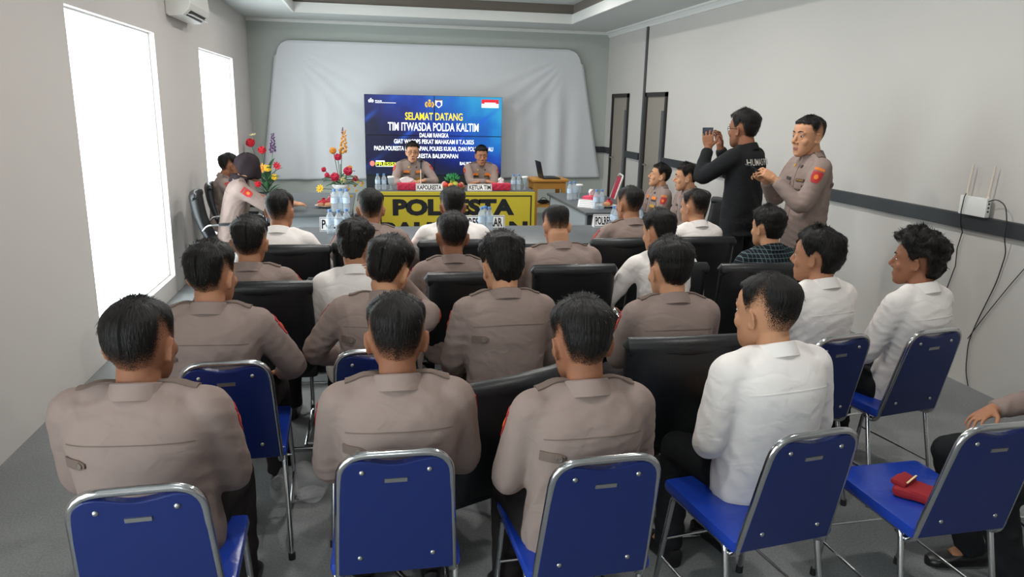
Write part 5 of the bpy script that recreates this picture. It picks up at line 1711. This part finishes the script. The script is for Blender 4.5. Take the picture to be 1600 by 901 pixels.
# last row, at the table
P('white-shirted man at the left of the long table, last row', -.585, 4.78, 1.255, build=1.02, hair='crop', seed=17, hs=1.12, skin=0, shirt='white', yaw=D_(-6), hy=-.1, lean=(.08, .16), arms='wide')
P('man in lilac-grey uniform before the yellow board, last row', -.015, 4.86, 1.255, build=1.05, hair='crop', seed=18, hs=1.13, skin=0, lean=(.06, .16), arms='wide')
P('white-shirted man at the table centre hiding part of the yellow lettering', .53, 4.93, 1.258, build=1.12, hair='short', seed=19, hs=1.08, skin=2, shirt='white', lean=(.08, .2), arms='wide')
P('man in taupe uniform with red sleeve tape at the right of the long table', 1.775, 4.88, 1.275, build=1.02, hair='crop', seed=20, skin=0, yaw=D_(6), hy=.2, lean=(.03, .12), arms='wide')
P('white-shirted man with close crop at the right end of the long table', 2.255, 4.86, 1.255, build=.94, hair='crop', seed=21, skin=1, shirt='white', yaw=D_(10), hy=.22, lean=(.04, .14), arms='lap')
# window side and door side
P('woman officer in dark hijab and pale uniform leaning on the window side table', -1.165, 7.45, 1.30, build=1.05, hat='hijab', seed=22, skin=1, yaw=D_(-84), hy=.55, lean=(.22, .30), wl=(-.12, .50, .80), wr=(.10, .58, .80), hint=(.6, -.3, -.7), fine=True, group='officers at the side tables')
P('man in dark uniform before the far window, partly hidden by the hijab-wearing officer', -1.49, 8.30, 1.245, build=1.0, hair='short', seed=23, skin=2, yaw=D_(-80), hy=.45, lean=(.12, .2), arms='table', group='officers at the side tables')
P('officer in profile with name tape on chest, nearer of the two by the right wall', 2.985, 6.78, 1.295, build=1.0, hair='neat', seed=24, skin=1, yaw=D_(90), hy=-.35, hp=-.05, lean=(-.02, .10), arms='lap', face=True, front='plain', group='officers at the side tables')
P('reclining officer with gold badges behind the nearer officer by the right wall', 3.07, 7.60, 1.225, build=1.06, hair='neat', seed=25, skin=1, yaw=D_(92), hy=-.25, hp=.18, lean=(-.16, -.06), arms='lap', face=True, front='full', seat=.50, group='officers at the side tables')
P('officer with glasses speaking into the microphone at the head table', .535, 10.15, 1.30, build=1.05, hair='neat', seed=26, skin=1, yaw=D_(180), lean=(.10, .16), wl=(-.13, .40, .80), wr=(.06, .42, .80), hint=(.8, -.2, -.6), face=True, front='full', fine=True, glasses=True, group='officers at the head table')
P('officer with folded forearms at the right of the head table', 1.47, 10.15, 1.262, build=1.08, hair='neat', seed=27, skin=0, yaw=D_(180), hp=-.12, lean=(.14, .22), wl=(.06, .40, .80), wr=(-.04, .44, .81), hint=(.9, .0, -.6), face=True, front='full', fine=True, group='officers at the head table')
# standing
ph = P('standing man in black jacket filming with a phone, seen from behind', 2.77, 5.30, 1.80, stand=True, build=1.05, shirt='black', hair='neat', seed=28, skin=2, yaw=D_(36), hy=-.15, lean=(.0, .05), wl=(-.12, .25, 1.42), wr=(.09, .27, 1.42), hint=(.5, .0, -.9),
       hands={-1: ((.12, .2, 1.0), (-.75, -.3, .3), .75), 1: ((-.12, .2, 1.0), (.75, -.3, .3), .75)}, face=True, fine=True, glasses=True, trousers=BLACKCLOTH, group=None)
s2 = P('standing officer in taupe uniform looking left with a phone, beside the right wall', 2.905, 4.65, 1.77, stand=True, build=1.02, hair='crop', seed=29, skin=1, yaw=D_(84), hy=.30, hp=-.02, lean=(.0, .04), wl=(-.07, .27, 1.28), wr=(.05, .28, 1.27), hint=(.5, -.35, -.7),
       hands={-1: ((.25, .8, .55), (-.7, -.3, .55), .85), 1: ((-.25, .8, .5), (.8, -.2, .5), .85)}, face=True, front='plain', fine=True, group=None)
# writing on the black jacket
T_ = ph['T']; p, r, d, f_ = T_(.40)
g = Geo(); ph['S'].text(g, 'HUMAS POLRI', p, r, d, f_, .30, .045, .010, .4); obj('lettering', g, mat('pale_grey_print', 'c9c5bd', .7), ph['so'])
def phone(pi, p, rz, tilt, label, size=(.155, .009, .075)):
    w_ = world_of(pi, p)
    o = tag(empty('mobile_phone', w_, rz), label, 'phone'); o.rotation_euler = (tilt, 0, rz)
    g = Geo(); g.box((0, 0, 0), size, bev=.003); b = obj('phone_body', g, mat('dark_phone_case', '17181c', .35), o)
    g = Geo(); g.box((0, -size[1] / 2 - .0004, 0), (size[0] - .008, .001, size[2] - .008)); obj('display', g, mat('phone_display', '3a4a6a', .15), o, smooth=False)
    g = Geo(); g.box((size[0] / 2 - .022, size[1] / 2 + .001, size[2] / 2 - .022), (.024, .003, .028), bev=.001); obj('camera_bump', g, BLACKP, o)
phone(ph, (-.01, .325, 1.525), D_(36), -.05, 'dark phone held sideways by the man in the black jacket')
phone(s2, (0, .375, 1.335), D_(84), -1.05, 'black phone held by the officer standing at the right wall', (.073, .009, .15))
